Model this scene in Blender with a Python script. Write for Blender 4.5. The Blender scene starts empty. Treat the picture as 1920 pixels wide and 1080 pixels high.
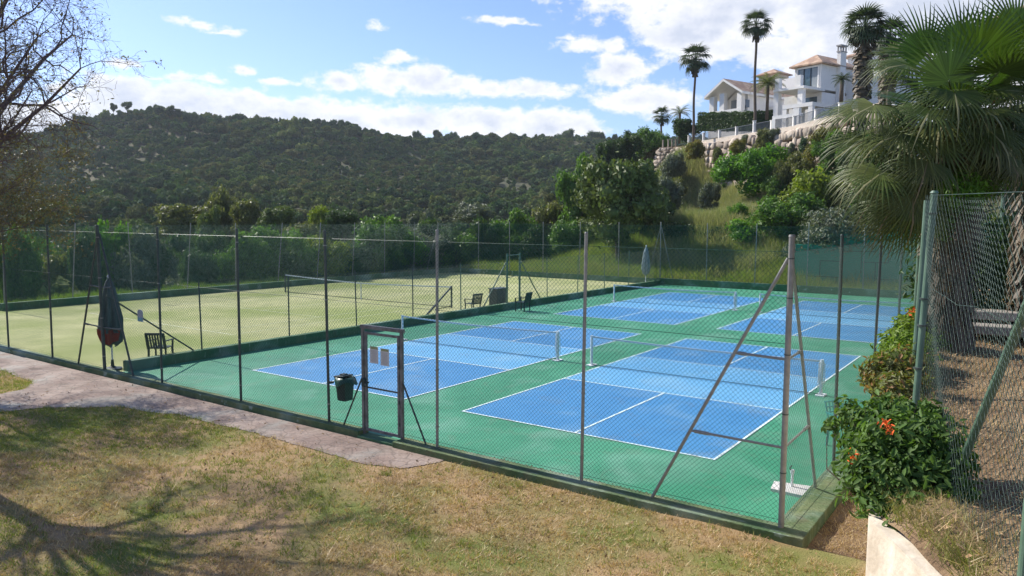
import bpy, math, random
import numpy as np
from mathutils import Vector, Matrix, noise as mnoise
from math import sin, cos, pi, radians, sqrt, atan2

S = bpy.context.scene
COL = S.collection
# ------------------------------------------------------------------ camera
F = 1425.83; CAM = Vector((10.9657, -13.5046, 4.4917))
YAW, PIT, ROL = -0.6146, -0.0918, 0.0046
_f = Vector((sin(YAW)*cos(PIT), cos(YAW)*cos(PIT), sin(PIT)))
_r = Vector((cos(YAW), -sin(YAW), 0)); _u = _r.cross(_f)
RT = cos(ROL)*_r + sin(ROL)*_u; UP = -sin(ROL)*_r + cos(ROL)*_u; FW = _f
cam = bpy.data.cameras.new("camera"); co = bpy.data.objects.new("camera", cam); COL.objects.link(co)
cam.lens = 36*F/1920; cam.sensor_width = 36; cam.clip_start = 0.1; cam.clip_end = 4000
m = Matrix.Identity(4)
for i in range(3):
    m[i][0] = RT[i]; m[i][1] = UP[i]; m[i][2] = -FW[i]; m[i][3] = CAM[i]
co.matrix_world = m
S.camera = co

def at(u, v, d):
    return CAM + d*((u-960)/F*RT + (540-v)/F*UP + FW)
def onz(u, v, z=0.0):
    k = (u-960)/F*RT + (540-v)/F*UP + FW
    return CAM + (z-CAM.z)/k.z*k
def ony(u, v, y):
    k = (u-960)/F*RT + (540-v)/F*UP + FW
    return CAM + (y-CAM.y)/k.y*k
def onx(u, v, x):
    k = (u-960)/F*RT + (540-v)/F*UP + FW
    return CAM + (x-CAM.x)/k.x*k

# ------------------------------------------------------------------ world: sky and clouds (by direction)
SUN_DIR = Vector((-0.753, 0.03, 0.655)).normalized()
W = bpy.data.worlds.new("World"); S.world = W; W.use_nodes = True
nt = W.node_tree; nt.nodes.clear()
def N(t, **k):
    n = nt.nodes.new(t)
    for a, b in k.items(): setattr(n, a, b)
    return n
def L(a, b): nt.links.new(a, b)
out = N('ShaderNodeOutputWorld'); bg = N('ShaderNodeBackground')
sky = N('ShaderNodeTexSky'); sky.sky_type = 'NISHITA'; sky.sun_disc = False
sky.sun_elevation = math.asin(SUN_DIR.z); sky.sun_rotation = math.atan2(SUN_DIR.x, SUN_DIR.y)
sky.air_density = 1.0; sky.dust_density = 0.6; sky.ozone_density = 2.2; sky.altitude = 100
tc = N('ShaderNodeTexCoord'); sp = N('ShaderNodeSeparateXYZ'); L(tc.outputs['Generated'], sp.inputs[0])
def M(op, a, b=None, c=None, clamp=False):
    n = N('ShaderNodeMath', operation=op); n.use_clamp = clamp
    for i, q in enumerate((a, b, c)):
        if q is None: continue
        if isinstance(q, (int, float)): n.inputs[i].default_value = q
        else: L(q, n.inputs[i])
    return n.outputs[0]
def VM(op, a, b=None, c=None):
    n = N('ShaderNodeVectorMath', operation=op)
    for i, q in enumerate((a, b, c)):
        if q is None: continue
        if isinstance(q, tuple): n.inputs[i].default_value = q
        else: L(q, n.inputs[i])
    return n
az = M('ARCTAN2', sp.outputs[0], sp.outputs[1]); el = M('ARCSINE', sp.outputs[2])
ae = N('ShaderNodeCombineXYZ'); L(az, ae.inputs[0]); L(el, ae.inputs[1])
def noi(vec, scale, detail, rough=0.55, off=(0, 0, 0)):
    mp = VM('MULTIPLY_ADD', vec, (scale, scale*1.5, scale), off)
    n = N('ShaderNodeTexNoise'); n.inputs['Scale'].default_value = 1.0
    n.inputs['Detail'].default_value = detail; n.inputs['Roughness'].default_value = rough
    L(mp.outputs[0], n.inputs['Vector']); return n
n1 = noi(ae.outputs[0], 22, 6, 0.6)
wob = VM('MULTIPLY_ADD', n1.outputs['Color'], (0.035, 0.02, 0), (-0.0175, -0.01, 0))
aew = VM('ADD', ae.outputs[0], wob.outputs[0]).outputs[0]
def azel(u, v):
    d = ((u-960)/F*RT + (540-v)/F*UP + FW).normalized()
    return atan2(d.x, d.y), math.asin(d.z)
# cloud lumps: seen at (u, v) of the photo, half-width and half-height in pixels
CL = [(230,190,110,46),(330,205,120,46),(440,205,110,36),(540,218,130,38),(640,226,120,36),(760,228,120,36),(900,232,130,36),(1030,236,100,34),(1110,246,50,14),(150,240,120,50),(20,260,160,60),
      (640,155,60,18),(730,150,75,26),(800,152,70,28),(850,160,50,22),(920,168,45,15),(985,170,60,20),(1040,172,45,14),
      (750,108,36,12),(712,52,18,10),(935,36,46,9),(985,42,30,4),(375,46,42,9),(420,58,30,5),(228,117,36,7),(330,145,28,8),(395,150,26,7),(460,130,28,9),(520,155,34,7),(290,148,18,7),
      (1205,185,90,34),(1160,130,58,34),(1150,80,24,22),(1100,80,60,16),(1070,70,36,6),(1250,190,60,26),(1290,60,90,48),(1400,20,210,50),(1560,10,160,60),(1350,90,120,26),(1480,90,120,30),(1700,40,200,100),(1640,120,160,60),(1450,-60,400,80),(1900,60,160,140),
      (2300,100,500,90),(2500,-400,500,160),(1200,-700,300,80),(300,-800,400,90),(-900,200,400,60),(-1400,-200,300,70),(3300,250,500,80),(-2500,250,500,80)]
dmin = None
for (u, v, a, b) in CL:
    if abs(u) < 3000: A, E_ = azel(u, v)
    aa, bb = azel(960+a, 540)[0]-azel(960, 540)[0], b/F
    s_ = (1/max(a/F, 1e-3), 1/max(bb, 1e-3), 0)
    mp = VM('MULTIPLY_ADD', aew, s_, (-A*s_[0], -E_*s_[1], 0))
    ln = VM('LENGTH', mp.outputs[0]).outputs['Value']
    ln = M('MULTIPLY', ln, 1.0)
    fld = M('MULTIPLY', M('SUBTRACT', ln, 1.13), min(1.0, 0.25+bb*14))
    dmin = fld if dmin is None else M('SMOOTH_MIN', dmin, fld, 0.06)
n2 = noi(ae.outputs[0], 34, 8, 0.62, (3, 7, 1))
den = M('SUBTRACT', M('MULTIPLY', M('SUBTRACT', n2.outputs['Fac'], 0.5), 1.15), dmin)
alpha = N('ShaderNodeMapRange', interpolation_type='SMOOTHSTEP'); L(den, alpha.inputs[0])
alpha.inputs[1].default_value = -0.02; alpha.inputs[2].default_value = 0.30
# grey undersides: thick part of the cloud, broken by a slow noise
n3 = noi(ae.outputs[0], 16, 5, 0.6, (9, 2, 4))
thick = N('ShaderNodeMapRange'); L(M('ADD', den, M('MULTIPLY', M('SUBTRACT', n3.outputs['Fac'], 0.5), 1.6)), thick.inputs[0])
thick.inputs[1].default_value = 0.25; thick.inputs[2].default_value = 0.9
cc = N('ShaderNodeMixRGB'); L(thick.outputs[0], cc.inputs[0])
cc.inputs[1].default_value = (1.0, 1.0, 1.03, 1); cc.inputs[2].default_value = (0.66, 0.71, 0.83, 1)
SKYK = 0.12
skm = VM('MULTIPLY', sky.outputs[0], (SKYK*0.74, SKYK*0.80, SKYK*1.02)).outputs[0]
clm = VM('MULTIPLY', cc.outputs[0], (0.74, 0.74, 0.74)).outputs[0]
mx = N('ShaderNodeMixRGB'); L(M('MULTIPLY', alpha.outputs[0], 0.93), mx.inputs[0]); L(skm, mx.inputs[1]); L(clm, mx.inputs[2])
L(mx.outputs[0], bg.inputs[0]); bg.inputs[1].default_value = 1.0; L(bg.outputs[0], out.inputs[0])
W.cycles.sampling_method = 'MANUAL'; W.cycles.sample_map_resolution = 512

sl = bpy.data.lights.new("sun", 'SUN'); sl.energy = 4.8; sl.angle = radians(0.6); sl.color = (1.0, 0.95, 0.86)
so = bpy.data.objects.new("sun", sl); COL.objects.link(so)
so.rotation_euler = (-SUN_DIR).to_track_quat('-Z', 'Y').to_euler(); so.location = (-60, 0, 60)
S.view_settings.view_transform = 'Standard'; S.view_settings.look = 'None'
S.view_settings.exposure = 0.56; S.view_settings.gamma = 1
S.cycles.max_bounces = 6; S.cycles.diffuse_bounces = 3; S.cycles.transparent_max_bounces = 12
S.cycles.use_denoising = True; S.cycles.denoising_prefilter = 'ACCURATE'; S.cycles.sample_clamp_indirect = 4

# ------------------------------------------------------------------ helpers
def tag(o, label=None, cat=None, group=None, kind=None):
    if label: o['label'] = label
    if cat: o['category'] = cat
    if group: o['group'] = group
    if kind: o['kind'] = kind
    return o
def empty(name, loc, label, cat, group=None, rz=0):
    o = bpy.data.objects.new(name, None); COL.objects.link(o); o.location = loc; o.rotation_euler = (0, 0, rz)
    o.empty_display_size = 0.2
    return tag(o, label, cat, group)
def mesh_np(name, V, Fq, mat, smooth=False):
    """V (n,3) array; Fq (m,k) array of quads or tris"""
    me = bpy.data.meshes.new(name); V = np.asarray(V, dtype=np.float32); Fq = np.asarray(Fq, dtype=np.int32)
    k = Fq.shape[1]; mN = len(Fq)
    me.vertices.add(len(V)); me.vertices.foreach_set('co', V.ravel())
    me.loops.add(mN*k); me.loops.foreach_set('vertex_index', Fq.ravel())
    me.polygons.add(mN); me.polygons.foreach_set('loop_start', np.arange(0, mN*k, k, dtype=np.int32))
    me.polygons.foreach_set('loop_total', np.full(mN, k, dtype=np.int32))
    if smooth: me.polygons.foreach_set('use_smooth', np.ones(mN, dtype=bool))
    me.update(calc_edges=True); me.validate()
    if mat: me.materials.append(mat)
    return me
def link(name, me, parent=None, loc=None):
    o = bpy.data.objects.new(name, me); COL.objects.link(o)
    if parent: o.parent = parent
    if loc is not None: o.location = loc
    return o
class MB:
    def __init__(s): s.v = []; s.f = []
    def add(s, vs, fs):
        b = len(s.v); s.v += [tuple(p) for p in vs]; s.f += [tuple(b+i for i in f) for f in fs]; return s
    def box(s, c, d, rz=0, M3=None):
        x, y, z = d[0]/2, d[1]/2, d[2]/2
        pts = [Vector((a*x, b*y, e*z)) for a in (-1, 1) for b in (-1, 1) for e in (-1, 1)]
        if M3 is not None: pts = [M3 @ p for p in pts]
        elif rz: R = Matrix.Rotation(rz, 3, 'Z'); pts = [R @ p for p in pts]
        c = Vector(c)
        return s.add([p+c for p in pts], [(0, 1, 3, 2), (4, 6, 7, 5), (0, 4, 5, 1), (2, 3, 7, 6), (0, 2, 6, 4), (1, 5, 7, 3)])
    def bar(s, p, q, w, h=None):
        p = Vector(p); q = Vector(q); d = q-p; ln = d.length; h = h or w
        R = d.to_track_quat('Y', 'Z').to_matrix()
        return s.box((p+q)/2, (w, ln, h), M3=R)
    def tube(s, pts, r, n=8, cap=True):
        pts = [Vector(p) for p in pts]; rr = r if isinstance(r, (list, tuple)) else [r]*len(pts)
        vs = []; fs = []; prev = None
        for i, p in enumerate(pts):
            d = (pts[min(i+1, len(pts)-1)]-pts[max(i-1, 0)]).normalized()
            a = prev if prev is not None else (Vector((0, 0, 1)) if abs(d.z) < 0.9 else Vector((1, 0, 0)))
            x = (a - d*a.dot(d)).normalized(); prev = x; y = d.cross(x)
            for k in range(n):
                t = 2*pi*k/n; vs.append(p+(x*cos(t)+y*sin(t))*rr[i])
        for i in range(len(pts)-1):
            for k in range(n):
                k2 = (k+1) % n; fs.append((i*n+k, i*n+k2, (i+1)*n+k2, (i+1)*n+k))
        if cap:
            fs.append(tuple(range(n-1, -1, -1))); fs.append(tuple((len(pts)-1)*n+k for k in range(n)))
        return s.add(vs, fs)
    def lathe(s, prof, c=(0, 0, 0), n=20):
        c = Vector(c); vs = []; fs = []
        for (r, z) in prof:
            for k in range(n): t = 2*pi*k/n; vs.append(c+Vector((r*cos(t), r*sin(t), z)))
        for i in range(len(prof)-1):
            for k in range(n): k2 = (k+1) % n; fs.append((i*n+k, i*n+k2, (i+1)*n+k2, (i+1)*n+k))
        fs.append(tuple(range(n-1, -1, -1))); fs.append(tuple((len(prof)-1)*n+k for k in range(n)))
        return s.add(vs, fs)
    def prism(s, poly, z0, z1):
        n = len(poly); vs = [(p[0], p[1], z0) for p in poly]+[(p[0], p[1], z1) for p in poly]
        fs = [tuple(range(n-1, -1, -1)), tuple(range(n, 2*n))]+[(i, (i+1) % n, n+(i+1) % n, n+i) for i in range(n)]
        return s.add(vs, fs)
    def quad(s, a, b, c, d): return s.add([a, b, c, d], [(0, 1, 2, 3)])
    def build(s, name, mat, parent=None, world=True, smooth=False, bevel=0):
        me = bpy.data.meshes.new(name)
        vs = s.v
        if parent is not None and world:
            l = parent.location; R = Matrix.Rotation(-parent.rotation_euler.z, 3, 'Z')
            p = parent.parent
            if p is not None: l = p.location + Matrix.Rotation(p.rotation_euler.z, 3, 'Z') @ l; R = Matrix.Rotation(-p.rotation_euler.z-parent.rotation_euler.z, 3, 'Z')
            vs = [R @ (Vector(v)-l) for v in vs]
        me.from_pydata([tuple(v) for v in vs], [], s.f); me.update()
        if smooth:
            for p in me.polygons: p.use_smooth = True
        if mat: me.materials.append(mat)
        o = bpy.data.objects.new(name, me); COL.objects.link(o)
        if parent: o.parent = parent
        if bevel:
            b = o.modifiers.new('bevel', 'BEVEL'); b.width = bevel; b.segments = 2; b.limit_method = 'ANGLE'
        return o
def copy_tree(o, parent=None):
    c = o.copy(); COL.objects.link(c); c.parent = parent
    for ch in [x for x in o.children]: copy_tree(ch, c)
    return c

# ------------------------------------------------------------------ materials
MATS = {}
def mat(name, c1, c2=None, scale=4.0, rough=0.7, spec=0.3, bump=0.0, bscale=None, metal=0.0, detail=5, c3=None, s3=0.6, contrast=(0.3, 0.7), stretch=None):
    if name in MATS: return MATS[name]
    m_ = bpy.data.materials.new(name); MATS[name] = m_; m_.use_nodes = True; t = m_.node_tree; p = t.nodes['Principled BSDF']
    p.inputs['Roughness'].default_value = rough; p.inputs['Metallic'].default_value = metal
    p.inputs['Specular IOR Level'].default_value = spec
    p.inputs['Base Color'].default_value = (*c1, 1)
    tcn = t.nodes.new('ShaderNodeTexCoord'); geo = t.nodes.new('ShaderNodeNewGeometry')
    vec = geo.outputs['Position']
    if stretch:
        mp = t.nodes.new('ShaderNodeMapping'); mp.inputs['Scale'].default_value = stretch; t.links.new(vec, mp.inputs[0]); vec = mp.outputs[0]
    if c2:
        n = t.nodes.new('ShaderNodeTexNoise'); n.inputs['Scale'].default_value = scale; n.inputs['Detail'].default_value = detail; n.inputs['Roughness'].default_value = 0.62
        t.links.new(vec, n.inputs['Vector'])
        mr = t.nodes.new('ShaderNodeMapRange'); t.links.new(n.outputs['Fac'], mr.inputs[0]); mr.inputs[1].default_value = contrast[0]; mr.inputs[2].default_value = contrast[1]
        mxn = t.nodes.new('ShaderNodeMixRGB'); t.links.new(mr.outputs[0], mxn.inputs[0]); mxn.inputs[1].default_value = (*c1, 1); mxn.inputs[2].default_value = (*c2, 1)
        o_ = mxn.outputs[0]
        if c3:
            n_ = t.nodes.new('ShaderNodeTexNoise'); n_.inputs['Scale'].default_value = s3; n_.inputs['Detail'].default_value = 4; t.links.new(geo.outputs['Position'], n_.inputs['Vector'])
            mr = t.nodes.new('ShaderNodeMapRange'); t.links.new(n_.outputs['Fac'], mr.inputs[0]); mr.inputs[1].default_value = 0.45; mr.inputs[2].default_value = 0.62
            m2 = t.nodes.new('ShaderNodeMixRGB'); t.links.new(mr.outputs[0], m2.inputs[0]); t.links.new(o_, m2.inputs[1]); m2.inputs[2].default_value = (*c3, 1); o_ = m2.outputs[0]
        t.links.new(o_, p.inputs['Base Color'])
    if bump:
        b = t.nodes.new('ShaderNodeBump'); b.inputs['Strength'].default_value = bump; b.inputs['Distance'].default_value = 0.05
        n = t.nodes.new('ShaderNodeTexNoise'); n.inputs['Scale'].default_value = bscale or scale*3; n.inputs['Detail'].default_value = 6
        t.links.new(geo.outputs['Position'], n.inputs['Vector']); t.links.new(n.outputs['Fac'], b.inputs['Height']); t.links.new(b.outputs[0], p.inputs['Normal'])
    return m_
def leafmat(name, c1, c2, trans=0.35, scale=1.2, rnd=0.0, cols=None, gloss=0.5, c3=None, isl=False):
    """foliage: diffuse + translucent; colour varies by clump and by leaf; rnd: by instance"""
    if name in MATS: return MATS[name]
    m_ = bpy.data.materials.new(name); MATS[name] = m_; m_.use_nodes = True; t = m_.node_tree; t.nodes.clear()
    o_ = t.nodes.new('ShaderNodeOutputMaterial'); p = t.nodes.new('ShaderNodeBsdfPrincipled'); tr = t.nodes.new('ShaderNodeBsdfTranslucent'); ms = t.nodes.new('ShaderNodeMixShader')
    p.inputs['Roughness'].default_value = gloss; p.inputs['Specular IOR Level'].default_value = 0.25
    ms.inputs[0].default_value = trans
    geo = t.nodes.new('ShaderNodeNewGeometry')
    n = t.nodes.new('ShaderNodeTexNoise'); n.inputs['Scale'].default_value = scale; n.inputs['Detail'].default_value = 3; t.links.new(geo.outputs['Position'], n.inputs['Vector'])
    mr = t.nodes.new('ShaderNodeMapRange'); t.links.new(n.outputs['Fac'], mr.inputs[0]); mr.inputs[1].default_value = 0.32; mr.inputs[2].default_value = 0.68
    mxn = t.nodes.new('ShaderNodeMixRGB'); t.links.new(mr.outputs[0], mxn.inputs[0]); mxn.inputs[1].default_value = (*c1, 1); mxn.inputs[2].default_value = (*c2, 1)
    col = mxn.outputs[0]
    # leaf to leaf
    ri = t.nodes.new('ShaderNodeTexWhiteNoise'); ri.noise_dimensions = '3D'
    sn = t.nodes.new('ShaderNodeVectorMath'); sn.operation = 'SNAP'; sn.inputs[1].default_value = (0.16, 0.16, 0.16); t.links.new(geo.outputs['Position'], sn.inputs[0]); t.links.new(sn.outputs[0], ri.inputs['Vector'])
    rv = geo.outputs['Random Per Island'] if isl else ri.outputs['Value']; hs = t.nodes.new('ShaderNodeHueSaturation'); t.links.new(col, hs.inputs['Color'])
    v_ = t.nodes.new('ShaderNodeMapRange'); t.links.new(rv, v_.inputs[0]); v_.inputs[3].default_value = 0.72; v_.inputs[4].default_value = 1.3
    t.links.new(v_.outputs[0], hs.inputs['Value']); col = hs.outputs[0]
    if c3:
        m3 = t.nodes.new('ShaderNodeMixRGB'); g = t.nodes.new('ShaderNodeMath'); g.operation = 'GREATER_THAN'; g.inputs[1].default_value = 0.86
        t.links.new(rv, g.inputs[0]); t.links.new(g.outputs[0], m3.inputs[0]); t.links.new(col, m3.inputs[1]); m3.inputs[2].default_value = (*c3, 1); col = m3.outputs[0]
    if cols:
        oi = t.nodes.new('ShaderNodeObjectInfo'); cr = t.nodes.new('ShaderNodeValToRGB'); t.links.new(oi.outputs['Random'], cr.inputs[0])
        cr.color_ramp.interpolation = 'CONSTANT'; e = cr.color_ramp.elements
        for i, c in enumerate(cols):
            if i < 2: el_ = e[i]; el_.position = i/len(cols)
            else: el_ = e.new(i/len(cols))
            el_.color = (*c, 1)
        mm = t.nodes.new('ShaderNodeMixRGB'); mm.blend_type = 'MULTIPLY'; mm.inputs[0].default_value = 1; t.links.new(col, mm.inputs[1]); t.links.new(cr.outputs[0], mm.inputs[2]); col = mm.outputs[0]
    t.links.new(col, p.inputs['Base Color'])
    mu = t.nodes.new('ShaderNodeMixRGB'); mu.blend_type = 'MULTIPLY'; mu.inputs[0].default_value = 1; mu.inputs[2].default_value = (1.25, 1.35, 0.6, 1); t.links.new(col, mu.inputs[1]); t.links.new(mu.outputs[0], tr.inputs['Color'])
    t.links.new(p.outputs[0], ms.inputs[1]); t.links.new(tr.outputs[0], ms.inputs[2]); t.links.new(ms.outputs[0], o_.inputs[0])
    return m_

M_green = mat('court_green', (0.028, 0.200, 0.105), (0.040, 0.245, 0.132), scale=1.3, rough=0.62, bump=0.12, bscale=240, c3=(0.055, 0.275, 0.155), s3=0.35, spec=0.35)
M_blue = mat('court_blue', (0.042, 0.205, 0.430), (0.060, 0.245, 0.480), scale=1.0, rough=0.6, bump=0.12, bscale=240, spec=0.35)
M_blue2 = mat('kitchen_blue', (0.105, 0.335, 0.575), (0.13, 0.37, 0.61), scale=1.0, rough=0.6, bump=0.12, bscale=240, spec=0.35)
M_line = mat('court_line', (0.62, 0.80, 0.80), (0.74, 0.86, 0.86), scale=6, rough=0.6)
M_turf = mat('turf', (0.35, 0.375, 0.175), (0.48, 0.475, 0.245), scale=0.5, rough=0.95, spec=0.1, bump=0.5, bscale=60, c3=(0.28, 0.33, 0.115), s3=0.16, contrast=(0.35, 0.65))
M_turfline = mat('turf_line', (0.66, 0.68, 0.48), (0.50, 0.52, 0.30), scale=3, rough=0.9)
M_wallgreen = mat('wall_green', (0.040, 0.115, 0.052), (0.060, 0.150, 0.070), scale=2.5, rough=0.85, bump=0.3, bscale=30, c3=(0.085, 0.150, 0.070), s3=1.1)
M_ledge = mat('ledge_green', (0.075, 0.12, 0.05), (0.17, 0.20, 0.095), scale=4, rough=0.9, bump=0.5, bscale=25, c3=(0.06, 0.11, 0.045), s3=1.5)
M_litter = mat('leaf_litter', (0.30, 0.13, 0.04), (0.12, 0.075, 0.035), scale=25, rough=1, bump=1.0, bscale=90)
M_post = mat('grey_post', (0.20, 0.20, 0.185), (0.30, 0.29, 0.27), scale=9, rough=0.55, metal=0.25, spec=0.4)
M_postd = mat('dark_post', (0.045, 0.060, 0.055), (0.085, 0.10, 0.09), scale=9, rough=0.5, metal=0.2)
M_postg = mat('green_post', (0.065, 0.125, 0.080), (0.115, 0.185, 0.125), scale=5, rough=0.45, spec=0.5)
M_wire = mat('green_wire', (0.012, 0.060, 0.042), (0.02, 0.08, 0.055), scale=9, rough=0.45, spec=0.4)
M_wired = mat('far_wire', (0.018, 0.13, 0.10), (0.03, 0.17, 0.13), scale=9, rough=0.5, spec=0.4)
M_wireg = mat('grey_wire', (0.035, 0.065, 0.050), (0.08, 0.11, 0.09), scale=20, rough=0.45, metal=0.3)
M_white = mat('white_plastic', (0.72, 0.76, 0.78), (0.62, 0.66, 0.68), scale=5, rough=0.5)
M_paper = mat('paper', (0.62, 0.60, 0.56), (0.50, 0.47, 0.44), scale=60, rough=0.7, detail=2)
M_tape = mat('net_tape', (0.62, 0.68, 0.70), (0.50, 0.56, 0.58), scale=5, rough=0.8)
M_net = mat('net_cord', (0.02, 0.045, 0.07), (0.03, 0.06, 0.09), scale=9, rough=0.8)
M_dark = mat('dark_plastic', (0.016, 0.030, 0.030), (0.03, 0.045, 0.042), scale=6, rough=0.45)
M_bag = mat('bin_green', (0.012, 0.050, 0.038), (0.02, 0.075, 0.055), scale=6, rough=0.35)
M_teal = mat('teal_plastic', (0.03, 0.26, 0.24), (0.04, 0.30, 0.28), scale=4, rough=0.4)
M_canvas = mat('parasol_canvas', (0.045, 0.062, 0.064), (0.13, 0.155, 0.155), scale=5, rough=0.85, stretch=(3, 3, 0.5))
M_red = mat('red_canvas', (0.32, 0.045, 0.025), (0.20, 0.03, 0.02), scale=7, rough=0.8)
M_path = mat('stamped_path', (0.265, 0.192, 0.158), (0.165, 0.122, 0.102), scale=2.6, rough=0.9, bump=0.5, bscale=18, c3=(0.31, 0.24, 0.20), s3=0.8)
def stamp(m_):
    t = m_.node_tree; p = t.nodes['Principled BSDF']; src = p.inputs['Base Color'].links[0].from_socket; g = t.nodes.new('ShaderNodeNewGeometry')
    v = t.nodes.new('ShaderNodeTexVoronoi'); v.feature = 'DISTANCE_TO_EDGE'; v.inputs['Scale'].default_value = 3.2; t.links.new(g.outputs['Position'], v.inputs['Vector'])
    r = t.nodes.new('ShaderNodeMapRange'); r.inputs[1].default_value = 0.0; r.inputs[2].default_value = .06; r.inputs[3].default_value = .62; r.inputs[4].default_value = 1; t.links.new(v.outputs['Distance'], r.inputs[0])
    m2 = t.nodes.new('ShaderNodeMixRGB'); m2.blend_type = 'MULTIPLY'; m2.inputs[0].default_value = 1; t.links.new(src, m2.inputs[1]); t.links.new(r.outputs[0], m2.inputs[2]); t.links.new(m2.outputs[0], p.inputs['Base Color'])
stamp(M_path)
M_soil = mat('dry_soil', (0.24, 0.155, 0.085), (0.125, 0.080, 0.048), scale=5, rough=1, bump=0.9, bscale=40, c3=(0.29, 0.20, 0.115), s3=1.4)
M_lawn = mat('lawn_ground', (0.42, 0.28, 0.155), (0.27, 0.19, 0.09), scale=1.1, rough=1, bump=0.8, bscale=45, c3=(0.16, 0.18, 0.045), s3=0.45, detail=8)
M_cream = mat('cream_render', (0.62, 0.53, 0.42), (0.72, 0.64, 0.52), scale=2.5, rough=0.9, bump=0.2, bscale=20, c3=(0.50, 0.42, 0.32), s3=3, stretch=(7, 7, 0.5))
M_stucco = mat('white_stucco', (0.84, 0.81, 0.76), (0.78, 0.75, 0.70), scale=0.7, rough=0.9, bump=0.1, bscale=8)
M_tile = mat('roof_tile', (0.38, 0.24, 0.165), (0.29, 0.195, 0.145), scale=3, rough=0.85, c3=(0.50, 0.36, 0.25), s3=1.2)
M_glass = mat('window_glass', (0.035, 0.06, 0.075), (0.09, 0.15, 0.18), scale=0.6, rough=0.08, spec=0.8)
M_frame = mat('dark_frame', (0.03, 0.03, 0.032), rough=0.5)
M_shade = mat('louvre', (0.25, 0.28, 0.30), rough=0.6)
M_rock = mat('boulder', (0.37, 0.30, 0.235), (0.24, 0.195, 0.155), scale=1.5, rough=0.95, bump=0.8, bscale=5, c3=(0.50, 0.42, 0.34), s3=0.9)
def island_var(m_, lo=.7, hi=1.25):
    t = m_.node_tree; p = t.nodes['Principled BSDF']; src = p.inputs['Base Color'].links[0].from_socket; g = t.nodes.new('ShaderNodeNewGeometry'); h = t.nodes.new('ShaderNodeHueSaturation'); r = t.nodes.new('ShaderNodeMapRange')
    r.inputs[3].default_value = lo; r.inputs[4].default_value = hi; t.links.new(g.outputs['Random Per Island'], r.inputs[0]); t.links.new(r.outputs[0], h.inputs['Value']); t.links.new(src, h.inputs['Color']); t.links.new(h.outputs[0], p.inputs['Base Color'])
island_var(M_rock)
M_rockdark = mat('wall_earth', (0.13, 0.10, 0.065), (0.20, 0.15, 0.10), scale=1.4, rough=1, bump=1, bscale=6)
M_rail = mat('rail_grey', (0.16, 0.17, 0.18), rough=0.5, metal=0.4)
M_hill = mat('hill_ground', (0.060, 0.068, 0.025), (0.095, 0.075, 0.040), scale=0.05, rough=1, bump=1, bscale=0.5, c3=(0.05, 0.065, 0.03), s3=0.02)
M_bark = mat('bark', (0.115, 0.085, 0.065), (0.065, 0.05, 0.04), scale=8, rough=0.95, bump=1, bscale=25)
M_barkp = mat('purple_bark', (0.085, 0.062, 0.062), (0.14, 0.10, 0.09), scale=6, rough=0.9, bump=0.8, bscale=20)
M_palmbark = mat('palm_trunk', (0.10, 0.075, 0.055), (0.17, 0.13, 0.095), scale=5, rough=0.95, bump=1, bscale=12, stretch=(1, 1, 6))
M_skirt = leafmat('dead_frond', (0.15, 0.115, 0.07), (0.085, 0.062, 0.042), trans=0.1, scale=2)

def wear(m_, amt=.14, dirt=(.16, .15, .11)):
    t = m_.node_tree; p = t.nodes['Principled BSDF']; src = p.inputs['Base Color'].links[0].from_socket; g = t.nodes.new('ShaderNodeNewGeometry')
    def nz(sc, lo, hi, det=8, dist=.6, st=None):
        v = g.outputs['Position']
        if st: mp = t.nodes.new('ShaderNodeMapping'); mp.inputs['Scale'].default_value = st; mp.inputs['Rotation'].default_value = (0, 0, .5); t.links.new(v, mp.inputs[0]); v = mp.outputs[0]
        n = t.nodes.new('ShaderNodeTexNoise'); n.inputs['Scale'].default_value = sc; n.inputs['Detail'].default_value = det; n.inputs['Distortion'].default_value = dist; t.links.new(v, n.inputs['Vector'])
        r = t.nodes.new('ShaderNodeMapRange'); r.inputs[1].default_value = lo; r.inputs[2].default_value = hi; t.links.new(n.outputs['Fac'], r.inputs[0]); return r.outputs[0]
    def mixin(fac, k, col, s_):
        a = t.nodes.new('ShaderNodeMath'); a.operation = 'MULTIPLY'; a.inputs[1].default_value = k; t.links.new(fac, a.inputs[0]); m2 = t.nodes.new('ShaderNodeMixRGB'); t.links.new(a.outputs[0], m2.inputs[0]); t.links.new(s_, m2.inputs[1]); m2.inputs[2].default_value = (*col, 1); return m2.outputs[0]
    src = mixin(nz(.55, .52, .68), amt, (.50, .62, .58), src)
    src = mixin(nz(1.4, .56, .66, 10, 1.2), amt*1.1, dirt, src)
    src = mixin(nz(3.0, .62, .70, 6, .2, (1, 14, 1)), amt*1.1, (.55, .66, .62), src)
    src = mixin(nz(28, .66, .72, 3, 0), .5, dirt, src)
    t.links.new(src, p.inputs['Base Color'])
for q_ in (M_green, M_blue, M_blue2): wear(q_)
wear(M_line, .35); wear(M_wallgreen, .3, (.10, .085, .05)); wear(M_ledge, .35, (.10, .08, .05)); wear(M_stucco, .12, (.42, .38, .33)); wear(M_path, .25, (.13, .11, .08))
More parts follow.
